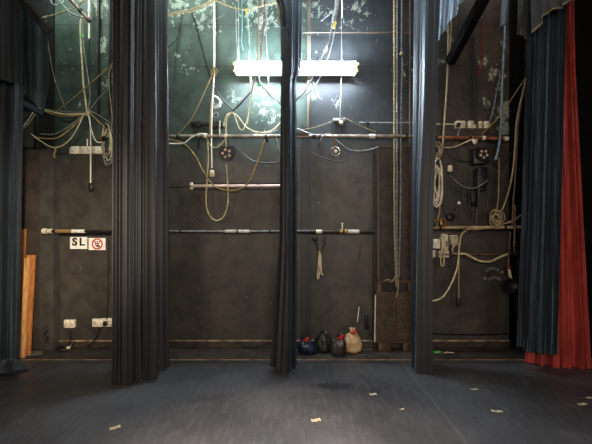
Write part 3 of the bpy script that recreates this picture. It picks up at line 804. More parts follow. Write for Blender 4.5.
for (x0, x1) in ((a.x, xm - .004), (xm + .004, b.x)):
    fr = frame(x0, x1, a.z, b.z, Yc, .02, .025)
    mp = lattice(x0 + .015, x1 - .015, a.z + .015, b.z - .015, Yc + .004, .056, .038, .0068)
    cp.append(('door', fr, M['meshframe'], [('mesh_panel', mp, M['mesh']), ('latch', MB().box((x1 - .02 if x0 == a.x else x0 + .02, Yc - .02, (a.z + b.z) / 2), (.012, .02, .07)), M['mesh'])]))
cp.append(('edge_strip', MB().beam(px(374.7, 342, Yc - .01), px(375.3, 295, Yc - .01), .014, .014, Vector((0, 1, 0))), M['tapew'], None, 'worn white edge strip'))
thing('mesh_cabinet', 'low rusty cabinet with two mesh doors under the mesh guard', 'cabinet', cp)
zc0 = a.z
for (u0, u1, lab) in ((377.5, 390, 'left dark timber block under the mesh cabinet'), (402, 413, 'right dark timber block under the mesh cabinet')):
    x0, x1 = px(u0, 0, 5.66).x, px(u1, 0, 5.66).x
    thing('timber_block', lab, 'block', (MB().box(((x0 + x1) / 2, 5.67, (zc0 - .006) / 2 - .003), (x1 - x0, .14, zc0 + .006), bev=.006), M['block']))

# ropes by the guard
rope('thickest white twisted rope running full height in front of the mesh guard', [(394, -50), (394.3, 60), (394.3, 150), (394.6, 230), (396.5, 286)], 1.15, 'rope', 5.58)
rope('second thick twisted rope beside the thickest one at the mesh guard', [(397.2, -50), (397, 60), (397, 150), (396.8, 230), (397.5, 288)], .9, 'rope2', 5.612)
rope('thinner knotted rope hanging at the right side of the mesh guard', [(402, -50), (401.5, 50), (402, 56), (401, 120), (400.6, 200), (399, 278)], .85, 'rope2', 5.58,
     extra=[('knot', MB().lathe(px(401.4, 54, 5.57), [(0, -.03), (.025, -.02), (.034, 0), (.025, .02), (0, .03)], n=10), M['rope'])])
rope('loose rope tail tied off at the foot of the mesh guard', [(385, 280.5), (389, 279.5), (391, 282), (394, 279), (396, 276), (398.5, 282), (397.5, 292), (396, 298)], .7, 'rope', 5.56)

# ------------------------------------------------------------------ cables, left bay
rope('double cream rope rising to the right at the top left', [(41, 18), (58, 13.5), (75, 7), (90, -4)], .85, 'rope', 5.6)
cord('grey flex looping along the rusty conduit', [(52, -10), (60, 2), (68, 11), (76, 15.5), (83, 18)], .75, 'greycab', 5.3)
cord('tangled pale flex at the very top left', [(48, -8), (52, 3), (57, 5), (60, 1), (57, -6)], .55, 'greycab', 5.5)
cord('long cream cable hanging down from the rusty conduit end', [(84, 15), (80.5, 22), (80.6, 40), (82, 62), (83.5, 85), (86, 104), (87, 116)], .85, 'cream', 5.62)
cord('thin grey cable with a green plug hanging beside the long cream one', [(83, 16), (82.4, 28), (84, 50), (87, 70), (90, 95), (88, 111)], .55, 'greycab', 5.64,
     extra=[('plug', MB().lathe(px(82.6, 35.5, 5.63), [(0, -.024), (.014, -.022), (.014, .018), (.006, .024), (0, .024)], n=10), M['green'], None, 'green plug')])
rope('thin yellow rope stretched diagonally up to the left curtain', [(56, 112), (84, 89), (113, 63)], .55, 'goldrope', 5.6)
rope('rope drooping down along the left edge of the wide curtain', [(112, 64), (108.8, 75), (109.6, 93), (112, 116), (111, 132)], .6, 'rope', 5.6)
cord('brown cable crossing to the cable junction at upper left, upper of three', [(37, 106), (48, 109.5), (62, 111.5), (86, 113)], .6, 'browncab', 5.6)
cord('cream cable crossing to the cable junction at upper left, middle of three', [(39, 108), (52, 112), (66, 114.2), (86, 114)], .65, 'cream', 5.58)
cord('ochre cable crossing to the cable junction at upper left, lowest of three', [(41, 108.6), (50, 113.5), (64, 116.2), (85, 115)], .55, 'orange', 5.6)
cord('cream cable in the deepest sag left of the upper sockets', [(31, 134), (42, 142), (53, 147.5), (64, 144.6), (74, 134), (84, 114)], .7, 'cream', 5.56)
cord('ochre cable sagging above the deepest cream one', [(38, 137.6), (48, 138.8), (58, 137.5), (70, 129), (85, 114)], .65, 'orange', 5.58)
cord('grey cable in the shallowest sag at upper left', [(40, 134), (54, 134.2), (68, 127), (85, 113)], .5, 'greycab', 5.6)
cord('black cable sagging lowest of all behind the cream one', [(42, 144), (52, 151), (64, 152), (78, 136), (86, 116)], .55, 'darkcab', 5.6)
cord('black cable drooping under the crossing cables at upper left', [(42, 111), (55, 114), (64, 121), (73, 120), (86, 113)], .6, 'darkcab', 5.62)
rope('frayed yellow rope end dangling from the deepest sag', [(54.5, 147), (55.6, 151), (54, 154), (54.6, 158)], 1.0, 'goldrope', 5.54)
thing('timber_plank', 'slanted blue-black timber bar at the left under the teal cloth', 'plank', (MB().beam(px(18, 101, 5.3), px(43, 113.5, 5.5), .08, .07), M['navycloth']))
for i, (pp, mt, lab) in enumerate([([(19, 131), (25, 124), (30, 117), (34, 111)], 'white', 'white cable slanting up in the left recess, upper'),
                                   ([(20, 127), (26, 122), (31, 114), (33, 108)], 'redcab', 'red cable slanting up in the left recess'),
                                   ([(18, 138), (24, 128), (29, 123), (36, 113)], 'cream', 'cream cable slanting up in the left recess, lowest'),
                                   ([(20, 122), (28, 117), (36, 112), (44, 110)], 'darkcab', 'black cable slanting up in the left recess')]):
    cord(lab, pp, .5, mt, 5.45 + .03 * i)
p0, p1 = px(22, 112, 5.735), px(34, 147, 5.735)
struct('wall_patch_left', MB().box(((p0.x + p1.x) / 2, 5.75, (p0.z + p1.z) / 2), (p1.x - p0.x, .04, p0.z - p1.z)), M['pilaster'])
a, b = px(37.5, 112, 5.74), px(37.5, 150, 5.7)
thing('timber_post', 'short black post standing on the boxed-in wall at left', 'post', (MB().box((a.x, 5.74, (a.z + b.z) / 2), (.06, .07, a.z - b.z), bev=.005), M['black']))
cord('white cable dropping past the three upper sockets to a black plug', [(88, 112), (90, 122), (90.6, 140), (90.6, 183)], .7, 'white', 5.66,
     extra=[('plug', MB().box(px(90.6, 187, 5.66), (3.2 * S(5.66), .04, 6.4 * S(5.66)), bev=.01), M['blackrub'], None, 'black plug')])
cord('short white stub cable entering the middle upper socket', [(87.3, 139), (87.3, 146.6)], .75, 'white', 5.74)
cord('white cable curving from the cable junction to the right coil', [(88, 113), (92, 132), (97, 142), (104, 140), (112, 130)], .6, 'white', 5.62)
cord('ochre cable slanting from the cable junction to the curtain', [(88, 111), (99, 122), (113, 133)], .55, 'orange', 5.6)
cord('grey cable slanting from the cable junction to the curtain, upper', [(88, 110), (100, 116), (113, 125)], .5, 'greycab', 5.6)
cord('thin grey cable crossing upward right of the cable junction', [(88, 112), (99, 98), (110, 87)], .4, 'greycab', 5.66)
cord('thin dark cable drooping across the dark upper left wall', [(46, 20), (49, 50), (55, 80), (66, 110)], .45, 'browncab', 5.62)
def coil(label, u, v, ru, rv, r, mat, Y, turns, seed, tail=None, name='cable_coil_hanging', strap=True, wob=.16):
    rnd = random.Random(seed); pts = []
    for t in range(turns * 12 + 1):
        a = t / 12 * 2 * math.pi + 1.57; k = 1 - wob + wob * 1.4 * math.sin(t * .37 + seed) + wob * .5 * math.sin(t * .83) + .07 * math.sin(t * 1.3)
        pts.append(px(u + ru * k * math.cos(a) + .8 * math.sin(t * .21), v + rv * k * math.sin(a), Y + .035 * math.sin(t * .29 + seed)))
    if tail: pts += [px(p[0], p[1], Y) for p in tail]
    mb = MB().tube(catmull(pts, 2), r * S(Y), 5)
    parts = [('cord', mb, M[mat])]
    if strap: parts.append(('strap', MB().box(px(u, v - rv * .98, Y - .01), (2.2 * S(Y), .11, 3.6 * S(Y)), bev=.01), M['darkcab']))
    thing(name, label, 'cable coil', parts)
coil('cream cable coil hung at the left edge of the wide curtain', 107, 143, 4.6, 17, .65, 'cream', 5.58, 5, 1)
coil('small grey cable coil hanging under the left cream coil', 107.5, 158, 4, 7, .5, 'greycab', 5.56, 3, 2)
thing('cable_connector_hanging', 'dark blue-black cable connector in the left coil', 'connector',
      [('body', MB().lathe(px(104, 138.5, 5.52), [(0, -.04), (.03, -.036), (.034, .02), (.024, .04), (0, .04)], Vector((1, -.3, .4)), 12), M['blackrub']),
       ('ring', MB().lathe(px(101.4, 138.2, 5.52), [(.0, -.012), (.037, -.012), (.037, .012), (0, .012)], Vector((1, -.3, .4)), 12), M['brass'])])
cord('black lead rising from the half hidden low socket', [(107, 320), (107.3, 308), (108, 296), (108.5, 240)], .5, 'darkcab', 5.74)
cord('black lead running from the low socket pair down to the floor', [(100, 327.5), (98, 334), (93, 342), (88, 347.5)], .7, 'darkcab', 5.74)
cord('black lead dropping from the lone low socket to the floor', [(70, 328), (70.5, 335), (70, 342), (66, 347.5)], .6, 'darkcab', 5.74)
cord('black cable heap on the floor under the lone low socket', [(55, 349, 5.68), (60, 346, 5.7), (66, 349.5, 5.62), (60, 350, 5.6), (57, 347, 5.7), (68, 347.5, 5.7), (74, 341, 5.74)], 1.1, 'darkcab', 5.7)
thing('cable_connector', 'small pale plug on the floor under the lone low socket', 'plug', [('body', MB().box(px(68.6, 347.6, 5.58), (.05, .04, .035), bev=.008), M['dirty']), ('pin', MB().box(px(70.4, 347.6, 5.58), (.02, .008, .008)), M['chrome'])])
# planks leaning left
def plank(u0, v0, u1, v1, w, Y0, Y1, t, label, mt='wood'):
    a, b = px(u0, v0, Y0), px(u1, v1, Y1); b.z = .0
    d = (a - b).normalized()
    n = Vector((0, -1, 0)); x = d.cross(n).normalized(); n = x.cross(d)
    W = w * S(Y1); vs = []
    for p in (b, a):
        for (i, j) in ((-1, -1), (1, -1), (1, 1), (-1, 1)): vs.append(p + x * i * W / 2 + n * j * t / 2)
    zmin = min(v.z for v in vs[:4])
    for v in vs[:4]: v.z = 0.0
    thing('timber_plank', label, 'plank', (MB().add(vs, [(3, 2, 1, 0), (4, 5, 6, 7), (0, 1, 5, 4), (1, 2, 6, 5), (2, 3, 7, 6), (3, 0, 4, 7)]), M[mt]))
plank(24, 229, 17, 351, 4.6, 5.62, 5.45, .03, 'tallest pine plank leaning at the left beside the curtain')
plank(31.5, 255, 26, 350, 8.4, 5.55, 5.4, .03, 'widest pine plank leaning against the grey pilaster at left')
plank(27.5, 258, 22.5, 351, 5.0, 5.47, 5.3, .03, 'narrow pine plank leaning in front of the widest one', 'woodpale')
thing('dust_patch', 'pale dust patch on the floor beside the leaning planks', 'dust', (MB().lathe(px(32, 352, 5.48) - Vector((0, 0, .02)), [(.17, .0), (.165, .006), (0, .008)], n=22, warp=lambda q, a, h: Vector((q.x * (1 + .3 * math.sin(3 * a)), q.y * .6, q.z))), M['dust']))
# wall cable plate on pilaster
cord('tangled black wire stapled low on the grey pilaster', [(45, 327), (48, 330), (44.5, 334), (48, 337), (46, 341), (48.5, 343)], .7, 'darkcab', 5.6)

# ------------------------------------------------------------------ cables, centre-left bay
rope('upper cream rope swagged from the wide curtain to the white conduit', [(160, 15.5), (178, 12), (192, 9), (214.5, 0)], .75, 'rope', 5.62)
rope('lower cream rope swagged beside its twin at the top centre left', [(160, 17.5), (178, 14), (193, 11), (205, 6), (214, 1)], .7, 'rope', 5.6)
rope('cream rope dropping right from the white conduit toward the lit tubes', [(214, 0), (225, 4.5), (236, 8.5), (248, 9.5), (262, 6), (280, 2)], .85, 'rope', 5.6)
cord('black cable slanting across the wall left of the white conduit', [(190, 8), (195, 22), (200, 40), (206, 62), (213, 84), (224, 101), (236, 112)], .6, 'darkcab', 5.7)
cord('thin black cable drooping by the right edge of the wide curtain', [(160, 53), (170, 46), (177, 38), (181, 22), (183, 12)], .5, 'darkcab', 5.72)
cord('faint black cable hanging straight beside the wide curtain', [(180, 18), (176, 55), (172, 95), (168, 125)], .4, 'darkcab', 5.74)
rope('golden rope slanting down left from the knot on the white conduit', [(214.5, 69), (209, 82), (200, 102), (190, 121), (177, 135)], .7, 'goldrope', 5.62)
rope('golden rope hanging straight from the knot on the white conduit', [(214, 72), (212.5, 88), (210.6, 110), (209.8, 134)], .7, 'goldrope', 5.6)
rope('golden rope knot tied round the white conduit', [(211, 74), (214, 67.5), (217, 70), (215.5, 76), (212, 74), (211.5, 70), (216, 68), (218, 72)], .6, 'goldrope', 5.62)
cord('thin white cable continuing below the white conduit to a yellowish plug', [(214.2, 74), (213, 95), (212, 115), (211.5, 140), (211.8, 168)], .65, 'white', 5.64,
     extra=[('plug', MB().box(px(211.9, 173.5, 5.64), (4.2 * S(5.64), .04, 6.8 * S(5.64)), bev=.01), M['cream'], None, 'yellowish plug')])
cord('white tag and wire loop beside the golden rope', [(214, 96), (218, 98), (220, 101), (219.5, 107)], 1.0, 'white', 5.66)
cord('small wire ring hooked on the white cable above the bar', [(213, 115), (216, 112), (218, 114.5), (216.5, 117.5), (213.5, 116.5)], .5, 'greycab', 5.62)
cord('short white cable rising from the bar to the flat black box', [(220, 121), (219.6, 128), (219.8, 134.5)], .75, 'dirty', 5.6)
cord('long grey-white cable hanging in a U below the round lamp', [(207.5, 139), (208.3, 160), (206.4, 190), (206.6, 207), (211, 217.5), (217.5, 220.5), (224, 216), (227.8, 203), (227.6, 185), (226.2, 164)], .75, 'cream', 5.58)
cord('cream cable rising from the round lamp over the bar', [(226.3, 147), (226, 130), (227, 119), (231, 112.5)], .8, 'cream', 5.48)
cord('ochre cable in a long wide sag across the unlit tube', [(160, 137), (176, 141), (186, 145), (195, 156), (203, 171), (212, 184), (222, 189.4), (232, 190.5), (243, 187.5), (251, 178), (258, 160), (265, 139.5)], .75, 'orange', 5.54)
cord('white cable draped over the bar beside the wide curtain', [(160, 143), (172, 143.6), (184, 143), (192, 137), (200, 133.8), (207, 134)], .65, 'white', 5.46)
cord('white cable dipping under the bar left of the round lamp', [(207, 138), (210.5, 145.5), (216, 147.6), (221.5, 144), (225.5, 139)], .65, 'cream', 5.52)
cord('thick cream cable swagged right from the hanger to the middle curtain', [(231, 112), (238, 117), (246, 127), (255, 132), (265, 132.6), (275, 128.5), (287, 114)], .85, 'cream', 5.56)
cord('second cream cable swagged under the thick one', [(232, 112.5), (240, 120), (247, 129), (256, 133.5), (266, 133.6), (276, 130.5), (287, 120)], .6, 'greycab', 5.58)
cord('pale cable making a narrow loop right of the hanger', [(233, 112), (236.5, 121), (239.5, 128.5), (243, 129.5), (246.4, 122), (249.4, 110), (251.5, 90), (251, 60)], .6, 'cream', 5.5)
cord('black cable rising from the hanger toward the lit tubes', [(230, 112.5), (238, 106), (246, 97), (251, 91)], .8, 'darkcab', 5.56)
cord('cream cable arching left from the hanger', [(231, 112), (227, 115), (225, 120), (223.8, 126)], .6, 'cream', 5.6)
cord('yellow-topped teal cord hanging in front of the lit tubes', [(246.5, 10), (248, 28), (249.6, 48), (251, 62), (251.6, 90)], .55, 'teal', 5.46,
     extra=[('tape_wrap', MB().cyl(px(246.5, 9, 5.45), px(247, 14, 5.45), 1.0 * S(5.45), 8), M['yellow'], None, 'yellow tape wrap')])
cord('teal cord with a frayed end above the left of the lit tubes', [(242, -20), (242.2, 10), (242, 34), (241.4, 41), (243, 50)], .6, 'teal', 5.6)
cord('brown cable hanging from the top across the lit tubes', [(259, -30), (258.4, 20), (257.6, 45), (256.6, 62), (254.5, 80), (251, 94)], .75, 'browncab', 5.46)
cord('pinkish red cable hanging just right of the brown one', [(265, -30), (264, 16), (262.6, 40), (260.8, 54), (260, 62)], .6, 'redcab', 5.46)
cord('pale cable hanging straight in front of the lit tubes', [(248, 20), (249.6, 40), (249, 62), (250.4, 88), (250.5, 100), (248.6, 112), (247.5, 124)], .5, 'cream', 5.47)
cord('thin grey wire hanging at the right end of the left tube section', [(266, -20), (266.4, 40), (268, 62), (268.6, 92)], .35, 'greycab', 5.64)
cord('thin grey wire hanging by the middle curtain above the tubes', [(281.5, 24), (281.5, 62)], .5, 'greycab', 5.62)
cord('thin grey wire hanging left of the teal frayed cord', [(236, 9), (236.4, 35), (238, 60)], .4, 'greycab', 5.68)
cord('faint grey wire hanging from the top left of the lit tubes', [(238.6, -10), (238.6, 30), (238.8, 60)], .4, 'greycab', 5.7)
rope('silver twisted rope slanting from the tubes to the middle curtain', [(260, 55), (259.4, 72), (259.4, 81), (264, 88), (272, 97), (288, 109)], .8, 'rope2', 5.48,
     extra=[('clip', MB().box(px(259.2, 84.6, 5.46), (2.6 * S(5.46), .02, 2.4 * S(5.46)), bev=.006), M['green'], None, 'green clip')])
cord('white tag hanging below the silver twisted rope', [(263, 90), (265, 93), (264.2, 97)], 1.0, 'white', 5.5)
cord('pale wire drooping below the bar next to the middle curtain', [(275, 134), (277.5, 142), (279, 150), (282, 152)], .6, 'greycab', 5.46)
cord('black cable sagging on the wall behind the ochre sag', [(232, 146), (242, 153), (254, 161), (270, 163), (284, 161)], .5, 'darkcab', 5.72)
cord('black cable hooked low on the wall near the skirting', [(238, 342.5), (243, 345.6), (252, 347), (262, 345.6), (269, 341.8)], .65, 'darkcab', 5.74)
cord('thin black wire along the wall behind the wide curtain edge', [(160, 187), (178, 187), (191, 186.5)], .4, 'darkcab', 5.74)
cord('short black cable loop tied on the bar left of the round lamp', [(196, 134), (198, 142), (197.4, 149), (199, 146), (201, 136)], .55, 'darkcab', 5.46)

# ------------------------------------------------------------------ cables, centre-right bay
def bundle():
    p = path([(339, -40), (337.4, 0), (335, 14), (333.6, 23)], 5.5, 8)
    mb = MB().rope(p, 2.3 * S(5.5), 4, .16)
    q = path([(333.6, 22), (330, 36), (325, 50), (320, 60), (315, 72), (308, 85), (302, 94), (294, 101.5)], 5.46, 8)
    m2 = MB().rope(q, 1.0 * S(5.5), 3, .1)
    k = path([(336, 22), (333, 40), (328.6, 56), (322, 74), (315, 86), (307, 94), (293, 103)], 5.5, 8)
    m3 = MB().rope(k, .6 * S(5.5), 2, .08)
    tp = MB().cyl(px(335, 22, 5.5), px(332.8, 27.4, 5.5), 1.9 * S(5.5), 10)
    tags = MB().box(px(326.5, 48, 5.44), (2.6 * S(5.44), .02, 2.6 * S(5.44)), bev=.006)
    tags2 = MB().box(px(325, 51, 5.44), (2.4 * S(5.44), .02, 2.0 * S(5.44)), bev=.006)
    thing('cable_bundle_hanging', 'thick wrapped cable bundle slanting across the right half of the lit tubes', 'cable bundle',
          [('wrapped_trunk', mb, M['rope2']), ('left_branch', m2, M['rope2']), ('right_branch', m3, M['rope2']), ('tape_wrap', tp, M['yellow'], None, 'yellow tape wrap'), ('tag', tags, M['white']), ('tag', tags2, M['white'])])
bundle()
cord('pale flex slanting up behind the cable bundle near the top', [(321, 21), (331, 13), (335, 9)], .55, 'greycab', 5.66)
cord('pale wire straight below the lit tubes right of the timber upright', [(341.5, 18), (341.6, 50), (341.4, 80), (340, 112), (341, 120)], .4, 'greycab', 5.7)
cord('silver wire zigzag below the lit tubes by the timber upright', [(313, 82), (316, 90), (319, 97), (322, 100)], .5, 'greycab', 5.66)
cord('grey cable sagging right of the chrome lamp', [(336, 139.5), (342, 145), (349, 149.6), (358, 151), (368, 150), (378, 147)], .65, 'greycab', 5.6)
rope('thin rope slanting from the pale bracket down to the mesh guard', [(344, 117.5), (356, 123.5), (366, 128.4), (376, 132)], .5, 'rope', 5.62)
rope('thin rope slanting left from the pale bracket to the bar', [(337, 120), (325, 124), (312, 128), (299, 130)], .4, 'rope', 5.64)
cord('pale wire arched over the bar left of the chrome lamp', [(318.5, 143), (322, 137), (327, 133.6), (332, 134.6), (335, 137)], .5, 'greycab', 5.46)
cord('white flex wrapped on the bar beside the middle curtain', [(293, 131), (297, 128.6), (302, 130.5), (307, 132.5), (312, 134)], .6, 'greycab', 5.42)
cord('black cable dropping from the pale bracket to the chrome lamp', [(335.6, 121), (335, 128), (334.8, 137)], .6, 'darkcab', 5.55)
cord('long black cable sagging low on the wall under the left end of the bar', [(300, 147), (314, 154), (330, 160), (345, 163)], .4, 'darkcab', 5.74)
cord('black cable loop hanging from the bar above the white cord', [(315.5, 235), (316.4, 244), (319, 251), (322.6, 249), (324.8, 242), (324.4, 236)], .8, 'darkcab', 5.56)
cord('white cord hanging in a narrow loop under the black bar', [(319.5, 250.5), (318.6, 262), (317.4, 276), (318.2, 278.6), (319.6, 272), (320, 252), (321, 264), (321.4, 273), (323, 275)], .75, 'cream', 5.54)
thing('plug_hanging', 'black plug hanging at the left end of the bar above the bags', 'plug', [('body', MB().box(px(315, 238.4, 5.57), (4.6 * S(5.57), .05, 5 * S(5.57)), bev=.012), M['blackrub']), ('cord_tail', MB().cyl(px(315, 236.4, 5.57), px(315.4, 233, 5.57), .006, 6), M['darkcab'])])
thing('thumb_screw_mount', 'pale upright thumb screw standing on the brass clamps', 'screw', [('shaft', MB().cyl(px(342.4, 229.5, 5.58), px(342.2, 223, 5.58), .009, 8), M['white']), ('wing', MB().box(px(342.2, 223.4, 5.58), (.035, .012, .014), bev=.003), M['white'])])
thing('door_latch_mount', 'small brown latch on the wall right of the white cord', 'latch', [('plate', pbox(358.2, 245, 360.6, 257, 5.77, WY, bev=.004), M['block']), ('bolt', pbox(358.9, 247, 359.9, 255, 5.76, 5.772), M['darkpipe'])])
thing('pull_handle_mount', 'black pull handle low on the wall left of the mesh cabinet', 'handle', [('grip', MB().tube(catmull([px(366.4, 316.5, 5.76), px(366.4, 317, 5.71), px(366.6, 327, 5.71), px(366.6, 327.6, 5.76)], 5), .018, 8), M['blackrub']), ('plate', pbox(364.8, 315, 368.3, 328.6, 5.765, WY, bev=.005), M['black'])])
cord('thin white scratch-like wire on the wall left of the pull handle', [(359, 307), (358.4, 314), (357.4, 322)], .35, 'white', 5.775)

# bags
def bag(u0, u1, v0, v1, Y, mat, label, seed, tie=None, ears=True, squash=1.0, lean=0.0):
    c = px((u0 + u1) / 2, v1, Y); W = (u1 - u0) / 2 * S(Y) * 1.1; H = (v1 - v0) * S(Y); c.z = 0.0; rnd = random.Random(seed)
    prof = [(0, 0), (.72, .0), (.93, .09), (1.0, .26), (.97, .45), (.85, .62), (.66, .77), (.4, .87), (.26, .91), (.3, .96), (.32, 1.0), (0.0, .99)]
    prof = [(r * W, h * H) for r, h in prof]
    # add intermediate rings
    pp = []
    for i in range(len(prof) - 1):
        for k in range(3): t = k / 3; pp.append((prof[i][0] * (1 - t) + prof[i + 1][0] * t, prof[i][1] * (1 - t) + prof[i + 1][1] * t))
    pp.append(prof[-1])
    def warp(q, a, h):
        k = h / H
        n = mnoise.noise(Vector((q.x * 12, q.y * 12, q.z * 9)) + Vector((seed * 7.3, 0, 0)))
        w = 1 + .16 * n + .05 * math.sin(9 * a + seed + 3 * k) * min(1, k * 1.6)
        return Vector((q.x * w + lean * W * k * k, q.y * w * .72 * squash * (.86 if seed % 2 else 1), q.z * (1 + (.1 * n if 0 < k < .9 else (.12 * math.sin(2 * a + seed) if k >= .9 else 0)))))
    parts = [('sack', MB().lathe(c, pp, n=40, warp=warp), M[mat])]
    if tie:
        q = Vector((c.x + lean * W * .75, c.y - .01, H * .87)); r = W * .27
        tm = MB().tube([q + Vector((math.cos(a) * r, math.sin(a) * r * .8, .006 * math.sin(2 * a))) for a in [k * math.pi / 8 for k in range(17)]], .011, 6)
        kn = MB().tube(catmull([q + Vector((-.01, -r * .9, 0)), q + Vector((.0, -r - .02, .02)), q + Vector((.03, -r - .02, .045)), q + Vector((.05, -r - .01, .035))], 4), .012, 6)
        parts.append(('tie', tm, M['redtie'], [('tie_end', kn, M['redtie'])], 'red tie'))
    thing('tied_bag', label, 'bag', parts)
bag(299, 316.5, 336, 351, 5.5, 'bagblue', 'dark blue tied bag with a red tie, leftmost on the floor', 1, True, lean=-.35)
bag(314.5, 333, 332, 350.5, 5.6, 'bagdark', 'black plastic bag without a tie beside the blue bag', 2, False, lean=.05)
bag(331.5, 345.5, 333, 352.5, 5.42, 'baggrey', 'charcoal bag with a red tie against the cream bag', 3, True, lean=.2)
bag(344.5, 361.5, 329.5, 351.2, 5.56, 'bagcream', 'pale cream bag with a red tie, rightmost of the bags', 4, True, lean=-.05)

# ------------------------------------------------------------------ right bay
cord('pale yellow cable hanging full height from the top at the right wall', [(449, -30), (448.6, 20), (448, 60), (446.6, 92), (445, 115), (443.6, 135), (442.4, 148), (439, 155), (434, 159)], .95, 'rope', 5.44)
cord('second yellow strand beside the full height cable behind the beam', [(451, -10), (451.4, 24), (450.4, 44), (448.6, 64)], .7, 'rope', 5.5)
cord('short ochre flex crossing the yellow strands under the blue cloth', [(446, 30), (450, 36), (455, 44)], .5, 'orange', 5.5)
cord('red wire hanging right of the diagonal beam, left of two', [(483, 20), (482.4, 40), (481, 58), (478, 76)], .5, 'redcab', 5.6)
cord('red wire hanging right of the diagonal beam, right of two', [(484, 22), (483.6, 42), (483, 60), (480.5, 74)], .5, 'redcab', 5.62)
cord('thick black cable hanging straight right of the yellow cable', [(472.6, 36), (473.6, 70), (475, 100), (475.6, 124)], 1.4, 'darkcab', 5.66)
cord('thin black cable hanging along the left side of the right wall', [(443.6, 64), (442.5, 90), (441.6, 118), (441, 140)], .8, 'darkcab', 5.7)
thing('hanging_strap', 'long pale blue strap hanging beside the ragged cloth tail', 'strap', (MB().tube(path([(505.5, 10), (504.6, 40), (503.4, 62), (502, 95), (500.6, 130), (499, 146), (495.6, 160)], 5.4), 1.15 * S(5.4), 6, radf=lambda t: 1 + .35 * math.sin(t * 40) * .4), M['bluetape']))
rope('thin blue twisted cord left of the pale blue strap', [(501, 70), (497, 90), (493, 110), (489, 124)], .5, 'bluetape', 5.5)
rope('yellow rope slanting up to the blue-black curtain at right', [(482, 134), (498, 118), (512, 98), (523, 82), (532, 70)], .65, 'goldrope', 5.4)
cord('long pale cable hanging beside the blue-black curtain, left of two', [(526, 80), (521, 100), (516.6, 122), (515.2, 145), (513, 170), (509, 190), (503, 208), (499, 212)], .85, 'rope', 5.36)
cord('long brown cable hanging beside the blue-black curtain, right of two', [(524, 90), (519, 118), (516.8, 150), (515, 180), (513, 205), (512, 226)], .7, 'browncab', 5.4)
cord('thin cream cable dropping into the right coil', [(499, 158), (499, 175), (498.4, 195), (497, 211)], .6, 'rope', 5.46)
coil('round cream cable coil hung on the cream bar at right', 496.5, 217.5, 6.2, 7.0, .62, 'rope', 5.42, 9, 5, strap=False, wob=.26)
cord('cream cable leaving the right coil toward the blue-black curtain', [(500, 224), (510, 222.6), (518, 217), (527, 212)], .65, 'rope', 5.42)
coil('big cream cable coil hung at the edge of the pale blue edged curtain', 437.2, 183, 5.0, 22, .85, 'dirty', 5.44, 5, 3)
coil('tangled cream cable knot above the big coil at the right wall', 436.5, 149, 4.6, 8.5, .65, 'rope', 5.4, 4, 4)
cord('cream tail hanging from the big coil down to the cream bar', [(440, 202), (439.6, 212), (437.4, 222), (437, 227)], .75, 'rope', 5.44)
cord('cream cable sagging under the rusty bar to the square lamp', [(436, 146.4), (447, 147.6), (456, 146.4), (466, 142), (473, 139)], .65, 'cream', 5.46)
cord('grey cable from the plugged socket down behind the rusty bar', [(460, 128), (458.6, 132), (457.4, 136), (453, 139)], .5, 'greycab', 5.64)
cord('black cable hanging to the white plug under the rusty bar', [(450.6, 139), (450.6, 152), (450, 165)], .55, 'darkcab', 5.46,
     extra=[('plug', MB().box(px(449.8, 168.6, 5.46), (4.2 * S(5.46), .05, 6.6 * S(5.46)), bev=.012), M['dirty'], None, 'white plug'), ('plug_tip', MB().box(px(450.4, 173, 5.46), (3.6 * S(5.46), .04, 2.6 * S(5.46)), bev=.008), M['blackrub'])])
thing('white_clip_mount', 'white cone clip under the rusty bar beside the square lamp', 'clip', [('cone', MB().lathe(px(474.8, 142, 5.46), [(0, .03), (.042, .03), (.036, 0), (.012, -.03), (0, -.03)], n=12), M['dirty']), ('hook', MB().cyl(px(474.8, 140.6, 5.46), px(474.8, 137, 5.46), .008, 6), M['darkcab'])])
blk = [([(446, 140), (445, 165), (445.6, 190), (446.6, 210), (449, 216)], 'thin black cable hanging left of the white plug'),
       ([(448.6, 170), (448, 185), (450, 202), (455, 215), (466, 226)], 'black cable slanting down to the cream bar under the white plug'),
       ([(464, 166), (463.6, 190), (462, 206), (459.4, 214), (456, 218)], 'black cable hanging in the middle of the right bay'),
       ([(437, 176), (450, 187), (462, 193), (474, 198)], 'black cable sagging from the big coil toward the square lamp'),
       ([(448, 173), (458, 183), (466, 187.4), (476, 187.6), (488, 180)], 'grey-black cable sagging under the square lamp'),
       ([(470, 170), (469, 196), (470.4, 208), (475, 212), (478, 200), (476, 176)], 'black loop of cable hanging under the square lamp, left'),
       ([(480, 168), (478.6, 196), (476.6, 214), (476, 224)], 'thick black cable dropping straight below the square lamp'),
       ([(486, 168), (488, 190), (487, 206), (484, 218)], 'black cable hanging under the right side of the square lamp'),
       ([(445, 152), (458, 160), (470, 161), (478, 157)], 'black cable drooping from the coil knot to the square lamp'),
       ([(492, 160), (500, 168), (506, 160), (514, 150)], 'black cable drooping right of the square lamp'),
       ([(452, 142), (458, 154), (464, 162)], 'thin black cable crossing behind the black droop under the rusty bar')]
for i, (pp, lab) in enumerate(blk): cord(lab, pp, .9 if 'thick' in lab else .55, 'greycab' if lab.startswith('grey-') else 'darkcab', 5.5 + .018 * i)
